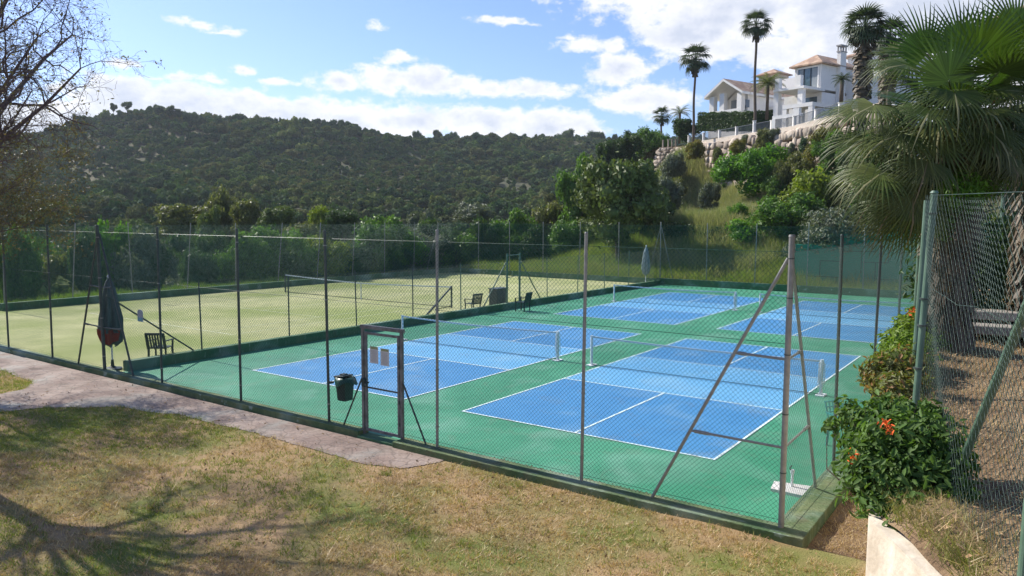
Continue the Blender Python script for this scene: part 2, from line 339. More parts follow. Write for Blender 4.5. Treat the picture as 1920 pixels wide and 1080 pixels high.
# ------------------------------------------------------------------ terrain
class TPS:
    def __init__(s, P, Z, lam=1e-3):
        P = np.array(P, float)/100.0; s.P = P; n = len(P)
        K = s.k(P, P)+lam*np.eye(n); A = np.zeros((n+3, n+3)); A[:n, :n] = K
        Q = np.c_[np.ones(n), P]; A[:n, n:] = Q; A[n:, :n] = Q.T
        s.w = np.linalg.solve(A, np.r_[np.array(Z, float), 0, 0, 0])
    def k(s, A, B):
        r2 = ((A[:, None, :]-B[None, :, :])**2).sum(-1); return np.where(r2 > 0, r2*np.log(np.maximum(r2, 1e-12)), 0)
    def __call__(s, X, Y):
        sh = np.shape(X); Q = np.c_[np.ravel(X), np.ravel(Y)]/100.0
        z = s.k(Q, s.P) @ s.w[:-3] + s.w[-3] + Q @ s.w[-2:]
        return z.reshape(sh)
cp = []
def C3(p): cp.append((p[0], p[1], p[2]))
ridge = [(-900,262,420),(-400,258,430),(-150,262,440),(20,262,450),(110,256,420),(170,236,385),(230,224,372),(320,226,368),(400,240,366),(500,244,370),(620,244,380),(700,254,395),(770,266,405),(860,266,415),(980,266,425),(1080,262,430),(1160,266,430),(1260,268,430)]
for (u, v, d) in ridge:
    C3(at(u, v, d)); vr = v
    C3(at(u, vr+14, d*1.18)) if False else None
    P = at(u, v, d); Q = CAM+(P-CAM)*1.25; C3((Q.x, Q.y, P.z-14)); Q = CAM+(P-CAM)*1.8; C3((Q.x, Q.y, P.z-40))
    C3(at(u, 300, d*0.84)); C3(at(u, 355, d*0.66)); C3(at(u, 405, d*0.50)); C3(at(u, 450, d*0.36))
for u in (-900, -300, 60, 300, 500, 700, 850):
    C3(at(u, 500, 105)); C3(at(u, 520, 78))
for y in (-30, -10, 0, 10, 20, 30, 36):
    C3((-31, y, -0.1)); C3((-37, y, -1.6)); C3((-46, y, -3.8))
for (x, z) in ((-28, -.1), (-20, 0.2), (-12, 0.4), (-4, .5), (4, .6), (12, 1.0)): C3((x, 36.5, z))
for (x, y, z) in ((-24,43,.3),(-14,43,1.0),(-5,43,1.5),(3,43,2.6),(12,44,6),(-30,44,-1.0),(-34,56,-2.5),(-24,56,1.0),(-14,51,1.9),(-5,51,2.5),(3,51,4.0),(-26,70,-1),(-38,80,-5)): C3((x, y, z))
for (u, v, d) in ((1240,318,99),(1300,345,92),(1400,352,83),(1500,335,75),(1560,330,70),(1640,320,66),(1350,400,66),(1480,415,57),(1250,420,62),(1180,430,70),(1120,420,90),(1150,330,130),(1200,300,130)): C3(at(u, v, d))
for (u, z, d) in ((1300,9,115),(1400,9.5,110),(1500,9.5,100),(1620,9.5,90),(1400,11,160),(1700,11,120),(1900,11,100),(1250,11,125),(1900,8,70)):
    P = at(u, 409, d); C3((P.x, P.y, z))
C3((20, 0, 3)); C3((25, -20, 3)); C3((25, 20, 5)); C3((0, -30, 0)); C3((-30, -40, -1))
tps = TPS([(a, b) for a, b, c in cp], [c for a, b, c in cp])
def terr(X, Y):
    X = np.asarray(X, float); Y = np.asarray(Y, float); Z = tps(X, Y)
    dx = np.maximum(np.maximum(-30.0-X, X-13.0), 0); dy = np.maximum(np.maximum(-60-Y, Y-35.4), 0)
    d = np.sqrt(dx*dx+dy*dy); w = np.clip(d/3.0, 0, 1); w = w*w*(3-2*w)
    Z = -0.25*(1-w)+Z*w
    return np.where(d <= 0, -0.9, Z)
def tz(x, y): return float(terr([x], [y])[0])
nth, nr = 260, 190
th = np.radians(np.linspace(-88, 30, nth)); rr = np.exp(np.linspace(math.log(18), math.log(900), nr))
TH, RR = np.meshgrid(th, rr); X = CAM.x+RR*np.sin(TH); Y = CAM.y+RR*np.cos(TH); Z = terr(X, Y)
TERR_MIN = float(Z.min()); idx = np.arange(nth*nr).reshape(nr, nth)
Fq = np.stack([idx[:-1, :-1], idx[:-1, 1:], idx[1:, 1:], idx[1:, :-1]], -1).reshape(-1, 4)
tag(link('hillside_terrain', mesh_np('hillside_terrain', np.stack([X, Y, Z], -1).reshape(-1, 3), Fq, M_hill, True)), 'wooded hill across the valley and slope around the courts', kind='structure')
def march(u, v, d0=60, d1=600):
    for d in np.linspace(d0, d1, 400):
        P = at(u, v, d)
        if P.z < tz(P.x, P.y): return P
    return at(u, v, d1)

# ------------------------------------------------------------------ foliage generators (numpy)
def ico(sub=2):
    import bmesh
    bm = bmesh.new(); bmesh.ops.create_icosphere(bm, subdivisions=sub, radius=1)
    V = np.array([v.co[:] for v in bm.verts]); Fc = np.array([[v.index for v in f.verts] for f in bm.faces]); bm.free(); return V, Fc
ICO1 = ico(1); ICO2 = ico(2); ICO3 = ico(3)
def cards(rs, P, Nn, size, asp=0.5, jit=0.7):
    """leaf cards (tris pairs as quads) at points P facing about Nn"""
    n = len(P); nn = Nn+rs.normal(0, jit, (n, 3)); nn /= np.linalg.norm(nn, axis=1, keepdims=True)+1e-9
    a = rs.normal(0, 1, (n, 3)); a -= (a*nn).sum(1, keepdims=True)*nn; a /= np.linalg.norm(a, axis=1, keepdims=True)+1e-9
    b = np.cross(nn, a); s = size*(0.6+0.8*rs.random_sample((n, 1)))
    V = np.stack([P-a*s, P-b*s*asp+nn*s*0.15, P+a*s, P+b*s*asp+nn*s*0.15], 1).reshape(-1, 3)
    Fc = np.arange(4*n).reshape(-1, 4); return V, Fc
def blobs(rs, w, h, n, flat=0.0, top=0.55):
    """sub-crown balls filling an ellipsoid half-width w, height h (z from 0 to h)"""
    B = []
    for i in range(n):
        t = rs.rand()*2*pi; e = math.asin(2*rs.rand()-1) if rs.rand() > 0.3 else rs.rand()*1.2
        r = (0.80+.12*sin(3*t+n))*rs.rand()**0.4
        z = h*0.5+h*0.5*sin(e)*r*1.05
        rad = (0.15+0.27*rs.rand()**1.3)*min(w, h*0.6)
        B.append((w*r*cos(e)*cos(t), w*r*cos(e)*sin(t), max(z, rad*0.6), rad))
    return B
def crown_mesh(name, mat_, seed, w, h, nb=16, leaves=4500, size=0.14, core=0.72, asp=0.5, jit=0.8):
    rs = np.random.RandomState(seed); B = blobs(rs, w, h, nb); Vs = []; Fs = []; o = 0
    A = np.array([b[3]**2 for b in B]); A /= A.sum()
    for b, a in zip(B, A):
        k = max(20, int(leaves*a)); d = rs.normal(0, 1, (k, 3)); d /= np.linalg.norm(d, axis=1, keepdims=True)
        lump = 1+0.18*np.sin(d[:, 0]*5+seed)*np.cos(d[:, 1]*6+b[0])
        r = b[3]*(0.66+0.46*rs.random_sample((k, 1))**0.7+.3*(rs.random_sample((k, 1)) < .06))*lump[:, None]
        P = np.array(b[:3])+d*r*np.array([1, 1, 0.85])
        V, Fc = cards(rs, P, d, size, asp, jit); Vs.append(V); Fs.append(Fc+o); o += len(V)
    # cores (as quads degenerate-free: split tris later)
    Vq = np.concatenate(Vs); Fq = np.concatenate(Fs)
    me_v = [Vq]; tri = []
    iv, if_ = ICO2
    for b in B:
        d = iv*(1+0.16*np.sin(iv[:, [0]]*7+b[1]*3)*np.sin(iv[:, [1]]*6+b[0]*5)+0.1*np.sin(iv[:, [2]]*11+b[2]*3))
        me_v.append(np.array(b[:3])+d*b[3]*core*np.array([1, 1, .85])); tri.append(if_+o); o += len(iv)
    V = np.concatenate(me_v); T = np.concatenate(tri)
    # triangulate cards so that everything is a triangle mesh
    Tq = np.concatenate([Fq[:, [0, 1, 2]], Fq[:, [0, 2, 3]]])
    return mesh_np(name, V, np.concatenate([Tq, T]), mat_)
def trunk_mb(rs, h, r, w, ch, limbs=5):
    b = MB(); pts = [(0, 0, -1.5)]; x = y = 0
    for i in range(1, 5):
        x += rs.normal(0, 0.06*h/4); y += rs.normal(0, 0.06*h/4); pts.append((x, y, h*i/4))
    b.tube(pts, [r*1.25, r, r*0.85, r*0.75, r*0.65], 8)
    for k in range(limbs):
        t = 2*pi*k/limbs+rs.rand(); z0 = h*(0.6+0.4*rs.rand()); e = Vector((w*0.6*cos(t), w*0.6*sin(t), h+ch*(0.3+0.35*rs.rand())))
        st = Vector((x*z0/h, y*z0/h, z0)); mid = (st+e)/2+Vector((0, 0, -0.1*w))
        b.tube([st, mid, e], [r*0.5, r*0.35, r*0.15], 6)
    return b

LM = dict(
 olive=leafmat('leaf_olive', (0.110, 0.130, 0.038), (0.170, 0.175, 0.060)),
 dark=leafmat('leaf_dark', (0.034, 0.072, 0.022), (0.070, 0.115, 0.034)),
 teal=leafmat('leaf_teal', (0.045, 0.088, 0.042), (0.080, 0.130, 0.062)),
 mid=leafmat('leaf_mid', (0.070, 0.150, 0.026), (0.120, 0.205, 0.040)),
 bright=leafmat('leaf_bright', (0.065, 0.175, 0.014), (0.120, 0.240, 0.028), trans=0.4),
 yellow=leafmat('leaf_yellow', (0.130, 0.185, 0.018), (0.200, 0.240, 0.035), trans=0.4),
 grey=leafmat('leaf_grey', (0.110, 0.135, 0.085), (0.170, 0.190, 0.120), trans=0.2),
 brown=leafmat('leaf_brown', (0.125, 0.085, 0.045), (0.190, 0.120, 0.070), trans=0.2),
 pine=leafmat('leaf_pine', (0.085, 0.125, 0.030), (0.150, 0.185, 0.052), trans=0.2),
 gold=leafmat('leaf_gold', (0.210, 0.165, 0.030), (0.120, 0.145, 0.030), trans=0.35),
)
PROTO = {}
def crown(kind, var):
    k = (kind, var)
    if k not in PROTO: PROTO[k] = crown_mesh('crown_'+kind, LM[kind], hash(kind) % 1 + sum(map(ord, kind))*7+var, 1.0, 1.5, nb=34, leaves=7800, size=0.050, core=0.66)
    return PROTO[k]
TN = [0]
def tree(name, u, vt, vb, wpx, d, kind, label, cat='tree', group=None, var=0, trunk=True, base=None):
    """crown spans vt..vb and wpx at depth d; trunk down to the ground"""
    TN[0] += 1; rs = np.random.RandomState(TN[0]*13+5)
    kx = RT.x*(u-960)/F+FW.x; ky = RT.y*(u-960)/F+FW.y
    dm = min((-30.6-CAM.x)/kx if kx < 0 else 999, ((43.5 if vb > 455 or vt > 395 else 36.6)-CAM.y)/ky if ky > 0 else 999)
    d = max(d, dm+.5*wpx/F*d*.8)
    top = at(u, vt, d); bot = at(u, vb, d); h = max(top.z-bot.z, 0.6); w = wpx/F*d/2
    g = tz(bot.x, bot.y) if base is None else base
    gz = min(g, bot.z)
    if bot.z-gz < 3.2 and not (kind == 'pine' and wpx > 150): bot.z = gz-0.2; h = top.z-bot.z
    e = empty(name, (bot.x, bot.y, gz), label, cat, group)
    c = link('crown' if cat == 'tree' else 'foliage', crown(kind, var), e, (0, 0, bot.z-gz)); c.scale = (w, w*(0.85+0.3*rs.rand()), h/1.5); c.rotation_euler = (0, 0, rs.rand()*6)
    if trunk:
        th_ = bot.z-gz
        b = trunk_mb(rs, max(th_, 0.3)+h*0.25, 0.05+0.035*w, w*0.8, h*0.5)
        b.build('trunk' if cat == 'tree' else 'stem', M_bark, e, world=False, smooth=True)
    return e

# far wood on the hillside: instanced crowns, one mass nobody could count
def forest():
    protos = bpy.data.collections.new('forest_crowns')
    lm = leafmat('leaf_forest', (0.062, 0.104, 0.050), (0.138, 0.158, 0.064), trans=0.12, scale=0.022, gloss=.95,
                 cols=[(0.7, 0.95, 0.75), (1.05, 1.1, 0.7), (0.5, 0.72, 0.62), (1.25, 1.05, 0.8), (0.95, 1.2, 0.6), (0.6, 0.75, 0.65), (1.3, 1.1, 0.85), (0.85, 0.95, 0.95), (.75, 1.0, .6), (1.6, 1.5, .9)])
    for k in range(6):
        me = crown_mesh('forest_crown', lm, 900+k, 1.0, 1.25, nb=9, leaves=650, size=0.13, core=0.80)
        protos.objects.link(bpy.data.objects.new('forest_crown', me))
    rs = np.random.RandomState(4); n = 25000
    r = np.sqrt(rs.uniform(48**2, 520**2, n)); t = np.radians(rs.uniform(-76, -3, n))
    X = CAM.x+r*np.sin(t); Y = CAM.y+r*np.cos(t); Zt = terr(X, Y)
    # drop points hidden well behind the ridge, and the dirt track and rocky clearing
    rx = (X-CAM.x)*RT.x+(Y-CAM.y)*RT.y; dp = (X-CAM.x)*FW.x+(Y-CAM.y)*FW.y; uu = 960+F*rx/np.maximum(dp, 1); 
    vv = 540-F*((X-CAM.x)*UP.x+(Y-CAM.y)*UP.y+(Zt-CAM.z)*UP.z)/np.maximum((X-CAM.x)*FW.x+(Y-CAM.y)*FW.y+(Zt-CAM.z)*FW.z, 1)
    keep = np.ones(n, bool)
    keep &= ~((uu > 185) & (uu < 310) & (abs(vv-381) < 5) & (r > 120))
    keep &= ~((uu > 930) & (uu < 1000) & (abs(vv-352) < 14) & (rs.rand(n) < 0.8))
    keep &= ~((uu > 1225) & (r < 135)); keep &= ~((X > -39) & (Y < 52)); keep &= (r > 60) | (X < -38)
    dens = 0.5+0.5*np.sin(X*0.045+2)*np.cos(Y*0.05); keep &= rs.rand(n) < (0.90+0.10*dens)
    X, Y, Zt, r = X[keep], Y[keep], Zt[keep], r[keep]; n = len(X)
    me = bpy.data.meshes.new('hillside_forest'); me.vertices.add(n); me.vertices.foreach_set('co', np.stack([X, Y, Zt-0.5], -1).astype(np.float32).ravel())
    a = me.attributes.new('sc', 'FLOAT_VECTOR', 'POINT'); big_ = .5+.5*np.sin(X*.031+1.3)*np.sin(Y*.037+X*.011); s0 = (0.9+1.2*rs.random_sample(n)+3.8*big_*rs.random_sample(n)**3.5)*(0.85+0.35*np.clip(r/400, 0, 1)); hz = s0*(0.62+0.55*rs.random_sample(n))
    a.data.foreach_set('vector', np.stack([s0, s0, hz], -1).astype(np.float32).ravel())
    a = me.attributes.new('rz', 'FLOAT', 'POINT'); a.data.foreach_set('value', rs.uniform(0, 6.28, n).astype(np.float32))
    o = link('hillside_forest', me)
    g = bpy.data.node_groups.new('forest', 'GeometryNodeTree'); g.interface.new_socket('Geometry', in_out='INPUT', socket_type='NodeSocketGeometry'); g.interface.new_socket('Geometry', in_out='OUTPUT', socket_type='NodeSocketGeometry')
    gi = g.nodes.new('NodeGroupInput'); go = g.nodes.new('NodeGroupOutput'); iop = g.nodes.new('GeometryNodeInstanceOnPoints'); ci = g.nodes.new('GeometryNodeCollectionInfo')
    ci.inputs['Collection'].default_value = protos; ci.inputs['Separate Children'].default_value = True; ci.inputs['Reset Children'].default_value = True
    m2p = g.nodes.new('GeometryNodeMeshToPoints')
    asc = g.nodes.new('GeometryNodeInputNamedAttribute'); asc.data_type = 'FLOAT_VECTOR'; asc.inputs[0].default_value = 'sc'
    arz = g.nodes.new('GeometryNodeInputNamedAttribute'); arz.data_type = 'FLOAT'; arz.inputs[0].default_value = 'rz'
    cx = g.nodes.new('ShaderNodeCombineXYZ'); g.links.new(arz.outputs[0], cx.inputs[2])
    g.links.new(gi.outputs[0], m2p.inputs[0]); g.links.new(m2p.outputs[0], iop.inputs['Points']); g.links.new(ci.outputs[0], iop.inputs['Instance']); iop.inputs['Pick Instance'].default_value = True
    g.links.new(asc.outputs[0], iop.inputs['Scale']); g.links.new(cx.outputs[0], iop.inputs['Rotation']); g.links.new(iop.outputs[0], go.inputs[0])
    md = o.modifiers.new('instances', 'NODES'); md.node_group = g
    tag(o, 'dense dark scrub and oak wood covering the far hillside', kind='stuff', cat='wood')
forest()

# ------------------------------------------------------------------ ground sheets, courts
XL, XR, YF, YB, XD = -29.4, 8.08, -2.66, 35.0, -10.8
def sheet(name, poly, z, mat_, label, kind='structure', parent=None):
    b = MB(); b.add([(p[0], p[1], z) for p in poly], [tuple(range(len(poly)))])
    return tag(b.build(name, mat_, parent), label, kind=kind)
sheet('court_surface', [(XD, YF-.05), (XR-.05, YF-.05), (XR-.05, YB), (XD, YB)], 0.0, M_green, 'green acrylic playing surface around the four blue courts')
sheet('turf_court', [(XL, YF), (XD, YF), (XD, YB), (XL, YB)], 0.0, M_turf, 'sand filled artificial grass of the tennis court')
W_, L_, K_ = 6.096, 13.411, 2.134
CO = [(0, 0, 'nearest'), (-7.956, .065, ''), (-7.93, 16.62, ''), (0.0, 16.55, '')]
clab = ['blue pickleball court nearest the corner of the fence', 'blue pickleball court just behind the entrance gate', 'blue pickleball court at the back beside the green dividing wall', 'blue pickleball court at the back beside the green block wall']
for (ox, oy, _), lb in zip(CO, clab):
    x0, x1, y0, y1 = ox, ox+W_, oy, oy+L_; ym = oy+L_/2
    c = sheet('pickleball_court', [(x0, y0), (x1, y0), (x1, y1), (x0, y1)], 0.004, M_blue, lb)
    b = MB(); b.add([(x0, ym-K_, .008), (x1, ym-K_, .008), (x1, ym+K_, .008), (x0, ym+K_, .008)], [(0, 1, 2, 3)]); b.build('net_zone', M_blue2, c)
    b = MB(); t = 0.05; z = .012
    def rect(a0, b0, a1, b1): b.add([(a0, b0, z), (a1, b0, z), (a1, b1, z), (a0, b1, z)], [(0, 1, 2, 3)])
    rect(x0, y0, x1, y0+t); rect(x0, y1-t, x1, y1); rect(x0, y0+t, x0+t, y1-t); rect(x1-t, y0+t, x1, y1-t)
    rect(x0+t, ym-K_-t, x1-t, ym-K_); rect(x0+t, ym+K_, x1-t, ym+K_+t)
    xm = (x0+x1)/2; rect(xm-t/2, y0+t, xm+t/2, ym-K_-t); rect(xm-t/2, ym+K_+t, xm+t/2, y1-t)
    b.build('painted_lines', M_line, c)
# tennis court lines
b = MB(); z = .006; t = .05; tx0, tx1, ty0, ty1 = -25.3, -14.33, 3.8, 27.57
def rect(a0, b0, a1, b1): b.add([(a0, b0, z), (a1, b0, z), (a1, b1, z), (a0, b1, z)], [(0, 1, 2, 3)])
rect(tx0, ty0, tx1, ty0+.08); rect(tx0, ty1-.08, tx1, ty1); rect(tx0, ty0+.08, tx0+t, ty1-.08); rect(tx1-t, ty0+.08, tx1, ty1-.08)
s0, s1 = tx0+1.37, tx1-1.37; rect(s0, ty0+.08, s0+t, ty1-.08); rect(s1-t, ty0+.08, s1, ty1-.08)
rect(s0+t, 9.28, s1-t, 9.33); rect(s0+t, 22.05, s1-t, 22.1); rect(-19.84, 9.33, -19.79, 22.05)
b.build('tennis_lines', M_turfline, None)
tag(bpy.data.objects['tennis_lines'], 'faded white tennis lines on the artificial grass', kind='structure')

# lawn, path
def lawn_z(x, y):
    z = -0.03 + 0.02*np.clip((x-5.5)/3.2, 0, 1)**1.5 + 0.05*np.sin(x*0.7+1)*np.sin(y*0.9) + 0.03*np.sin(x*1.9)*np.cos(y*2.3+x)
    f = np.clip((-2.9-y)/1.2, 0, 1)
    return np.where(x < 6, -0.03+(z+0.03)*f, z)
nx, ny = 220, 110
gx = np.linspace(-42, 12, nx); gy = np.linspace(-2.87, -22, ny); GX, GY = np.meshgrid(gx, gy); GZ = lawn_z(GX, GY)
idx = np.arange(nx*ny).reshape(ny, nx); Fq = np.stack([idx[:-1, :-1], idx[1:, :-1], idx[1:, 1:], idx[:-1, 1:]], -1).reshape(-1, 4)
tag(link('lawn', mesh_np('lawn', np.stack([GX, GY, GZ], -1).reshape(-1, 3), Fq, M_lawn, True)), 'patchy lawn, dry brown and green, in front of the courts', kind='structure')
sheet('side_ground', [(8.0, -3.2), (12, -3.2), (12, 40), (8.0, 40)], -0.10, M_soil, 'dry dirt strip beside the right hand ledge')
def in_path(x, y):
    # strip along the fence, fork to the left round a tongue of grass
    edge = np.interp(x, [-60, -9.6, -8.6, -7.6, -6.7, -5.2, -3.7, 0.14, 1.0, 1.65, 2.0], [-99, -99, -6.4, -5.1, -4.35, -3.95, -3.85, -3.95, -4.0, -3.7, -2.9])
    a = (y > edge+0.03*np.sin(x*2.3)+.015*np.sin(x*7.1)) & (x < 1.95)
    tongue = (y < np.interp(x, [-40, -13.9, -11.7, -10.6, -10.3], [-3.9, -4.15, -4.25, -4.9, -9])) & (y > np.interp(x, [-40, -14, -11.2, -10.3], [-9.5, -7.2, -6.3, -5.2])) & (x < -10.35)
    low = (x < -8.6) & (y < np.interp(x, [-40, -14, -10, -8.6], [-12.5, -9.2, -7.4, -6.4]))
    return a & ~tongue & ~low
px_, py_ = 720, 240
gx = np.linspace(-19.5, 2.1, px_); gy = np.linspace(-2.87, -12.5, py_); GX, GY = np.meshgrid(gx, gy); GZ = lawn_z(GX, GY)+0.012
idx = np.arange(px_*py_).reshape(py_, px_); Fq = np.stack([idx[:-1, :-1], idx[1:, :-1], idx[1:, 1:], idx[:-1, 1:]], -1).reshape(-1, 4)
cxm = GX.ravel()[Fq].mean(1); cym = GY.ravel()[Fq].mean(1); Fq = Fq[in_path(cxm, cym)]
tag(link('garden_path', mesh_np('garden_path', np.stack([GX, GY, GZ], -1).reshape(-1, 3), Fq, M_path, True)), 'pinkish stamped concrete path running to the gate', kind='structure')

# grass blades as real geometry
def blades(rs, X, Y, Z, h, w, lean=0.5, per=5, spread=0.05):
    n = len(X); P = np.repeat(np.stack([X, Y, Z], -1), per, 0); m_ = n*per
    P[:, :2] += rs.normal(0, spread, (m_, 2)); t = rs.uniform(0, 6.28, m_)
    hh = np.repeat(np.broadcast_to(h, (n,)), per)*(0.5+rs.random_sample(m_)); ww = np.broadcast_to(w, (m_,))
    ax = np.stack([np.cos(t), np.sin(t), np.zeros(m_)], -1); l2 = rs.normal(0, lean, (m_, 2))
    V = np.stack([P-ax*ww[:, None], P+ax*ww[:, None], P+np.stack([l2[:, 0]*hh, l2[:, 1]*hh, hh], -1)], 1).reshape(-1, 3)
    return V, np.arange(3*m_).reshape(-1, 3)
def noise2(x, y, s, o=0):
    return (np.sin(x*s+o)+np.sin(y*s*1.3+o*2+np.sin(x*s*.7))+np.sin((x+y)*s*2.1+o*3)*.7+np.sin((x-y)*s*3.7+o)*.5)/3.2
M_bl_dry = leafmat('blade_dry', (0.56, 0.39, 0.215), (0.40, 0.275, 0.145), trans=0.25, scale=1.5, c3=(0.66, 0.53, 0.33), isl=True)
M_bl_grn = leafmat('blade_green', (0.22, 0.26, 0.05), (0.15, 0.20, 0.035), trans=0.35, scale=1.5, c3=(0.40, 0.34, 0.14), isl=True)
rs = np.random.RandomState(11)
def lawn_tufts(n, dry):
    X = rs.uniform(-19, 9.6, n); Y = rs.uniform(-12.5, -2.95, n)
    nz = noise2(X, Y, 0.9, 1)+0.6*noise2(X, Y, 2.6, 4)+np.where(X < -3, 0.45, 0)*np.clip((Y+8)/4, -1, 1)-np.clip((X-1)/8, 0, .5)+np.clip((-6.5-Y)/4, 0, .6)*(X > 4)+(X < -9)*1.0+((X<-2)&(Y>-5.6))*.5
    k = ~in_path(X, Y-.07) & ~((X > 8.0) & (Y > -3.2))
    k &= (rs.rand(n) < np.clip(0.5+(-nz if dry else nz-0.12-.3*(X > -3)*(Y > -8))*1.4, 0.12, 1))
    return X[k], Y[k]
for nm, dry, n, mm, lb in (('dry_grass', True, 62000, M_bl_dry, 'dry straw coloured grass over the lawn'), ('green_grass', False, 52000, M_bl_grn, 'short green grass growing in patches on the lawn')):
    X, Y = lawn_tufts(n, dry); Z = lawn_z(X, Y)-.005
    V, Fc = blades(rs, X, Y, Z, 0.045 if dry else 0.05, 0.006, 0.9 if dry else .6, 6, 0.04)
    if dry:
        n4 = 3000; X4 = rs.uniform(8.45, 9.9, n4); Y4 = rs.uniform(-3.4, 6, n4); V4, F4 = blades(rs, X4, Y4, np.full(n4, -.11), 0.05, .006, .9, 6, .05); Fc = np.concatenate([Fc, F4+len(V)]); V = np.concatenate([V, V4])
    n5 = 2600 if dry else 2200; X5 = rs.uniform(-14, 9, n5); Y5 = rs.uniform(-12, -3, n5); k5 = ~in_path(X5, Y5-.05) & (noise2(X5, Y5, 1.7, 3 if dry else 8) > .1); X5 = X5[k5]; Y5 = Y5[k5]; V5, F5 = blades(rs, X5, Y5, lawn_z(X5, Y5)-.005, .085, .007, .8, 9, .035); Fc = np.concatenate([Fc, F5+len(V)]); V = np.concatenate([V, V5])
    tag(link(nm, mesh_np(nm, V, Fc, mm)), lb, kind='stuff', cat='grass')

n = 1500; X = rs.uniform(-10, 9, n); Y = rs.uniform(-11.5, -3, n); P = np.stack([X, Y, lawn_z(X, Y)+.035], -1); V, Fc = cards(rs, P, np.tile([0, 0, 1.], (n, 1)), .028, .5, .6)
tag(link('lawn_leaves', mesh_np('lawn_leaves', V, Fc, mat('lawn_leaf', (.16, .085, .04), (.34, .24, .12), scale=30, rough=1))), 'scattered dead leaves on the lawn and path', kind='stuff', cat='leaves')
# ------------------------------------------------------------------ low walls and kerbs
def wallbox(name, x0, x1, y0, y1, z0, z1, m_, label, cat='wall', bevel=0.012, group=None):
    e = MB(); e.box(((x0+x1)/2, (y0+y1)/2, (z0+z1)/2), (x1-x0, y1-y0, z1-z0)); o = e.build(name, m_, None, bevel=bevel); return tag(o, label, cat, group)
wallbox('concrete_kerb', -32, -0.42, YF-.17, YF+.13, -.4, .11, M_ledge, 'mossy green concrete kerb along the path, left of the gate', 'kerb')
wallbox('concrete_kerb', 0.62, XR+.34, YF-.25, YF+.13, -.7, .10, M_ledge, 'mossy green concrete kerb right of the gate to the corner', 'kerb')
wallbox('gate_threshold', -0.42, 0.62, YF-.2, YF+.12, -.4, .03, M_wallgreen, 'green painted step under the gate', 'step')
wallbox('concrete_ledge', XR-.12, XR+.34, YF+.13, YB, -.7, .10, M_ledge, 'wide green concrete ledge under the right hand fence', 'ledge')
wallbox('divider_wall', XD-.13, XD+.13, YF+.5, YB-.14, -.1, .30, M_wallgreen, 'low dark green wall between the tennis turf and the blue courts', 'wall')
wallbox('boundary_wall', XL-.14, XL+.14, 1.75, YB-.14, -.6, .36, M_wallgreen, 'low green wall along the far side of the tennis turf', 'wall')
wallbox('back_wall', XL-.14, XD-.2, YB-.14, YB+.14, -.6, .38, M_wallgreen, 'low green wall behind the tennis turf', 'wall')
wallbox('back_wall', XD-.2, XR+.34, YB-.14, YB+.16, -.6, .42, M_wallgreen, 'low green wall behind the blue courts', 'wall')
# litter caught between kerb and court
rs = np.random.RandomState(5)
X = np.r_[rs.uniform(1.7, 6.6, 2600), rs.uniform(-9, -1.6, 1300), rs.uniform(7.2, 8.1, 260)]; Y = YF+.13+np.abs(rs.normal(0, .055, len(X))); 
P = np.stack([X, Y, np.full(len(X), .012)+rs.random_sample(len(X))*.05], -1)
V, Fc = cards(rs, P, np.tile([0, 0, 1.0], (len(P), 1)), 0.022, .4, .4)
tag(link('fallen_needles', mesh_np('fallen_needles', V, Fc, M_litter)), 'orange brown needles and dirt caught inside the front kerb', kind='stuff', cat='litter')

# ------------------------------------------------------------------ chain link
def chain(p0, p1, z0, z1, pitch=.08, r=.0023, jit=0.0):
    """two families of straight diagonal wires filling the rectangle p0-p1, z0-z1"""
    p0 = Vector((p0[0], p0[1], 0)); p1 = Vector((p1[0], p1[1], 0)); Ld = (p1-p0).length; dx = (p1-p0)/Ld; H = z1-z0; nrm = Vector((dx.y, -dx.x, 0))
    A = []; 
    n = int((Ld+H)/pitch)+1
    for s_ in (1, -1):
        for i in range(n):
            c = i*pitch-(H if s_ > 0 else 0)
            # x = c + s*z
            if s_ > 0: xa, za, xb, zb = c, 0, c+H, H
            else: xa, za, xb, zb = c, 0, c-H, H
            pts = [[xa, za], [xb, zb]]
            def clip(x): return (x-xa)/(xb-xa)*H
            lo, hi = (pts[0], pts[1]) if xa < xb else (pts[1], pts[0])
            if hi[0] <= 0 or lo[0] >= Ld: continue
            if lo[0] < 0: lo[1] = clip(0); lo[0] = 0
            if hi[0] > Ld: hi[1] = clip(Ld); hi[0] = Ld
            A.append((lo[0], lo[1], hi[0], hi[1], s_))
    A = np.array(A); o = np.array(p0[:]); d = np.array(dx[:]); nn = np.array(nrm[:])
    def P(x, z): return o+x[:, None]*d+np.array([0, 0, 1])*(z0+z)[:, None]
    a = P(A[:, 0], A[:, 1])+nn*(A[:, 4]*r)[:, None]; b_ = P(A[:, 2], A[:, 3])+nn*(A[:, 4]*r)[:, None]
    dd = b_-a; dd /= np.linalg.norm(dd, axis=1, keepdims=True)+1e-9; pp = np.cross(dd, nn)
    V = []; 
    for k in range(3):
        t = 2*pi*k/3; off = pp*cos(t)*r+nn*sin(t)*r; V.append(a+off); V.append(b_+off)
    V = np.stack(V, 1).reshape(-1, 3); n = len(A); base = np.arange(n)[:, None]*6
    Fc = np.concatenate([base+np.array([[0, 1, 3, 2]]), base+np.array([[2, 3, 5, 4]]), base+np.array([[4, 5, 1, 0]])])
    return V, Fc
def chain_obj(e, p0, p1, z0, z1, m_, **k):
    V, Fc = chain(p0, p1, z0, z1, **k); V = V-np.array(e.location[:]); return link('wire_mesh', mesh_np('wire_mesh', V, Fc, m_), e)
def wires(e, p0, p1, zs, r, m_):
    for z in zs:
        b = MB(); b.tube([(p0[0], p0[1], z), (p1[0], p1[1], z)], r, 5); b.build('tension_wire', m_, e)
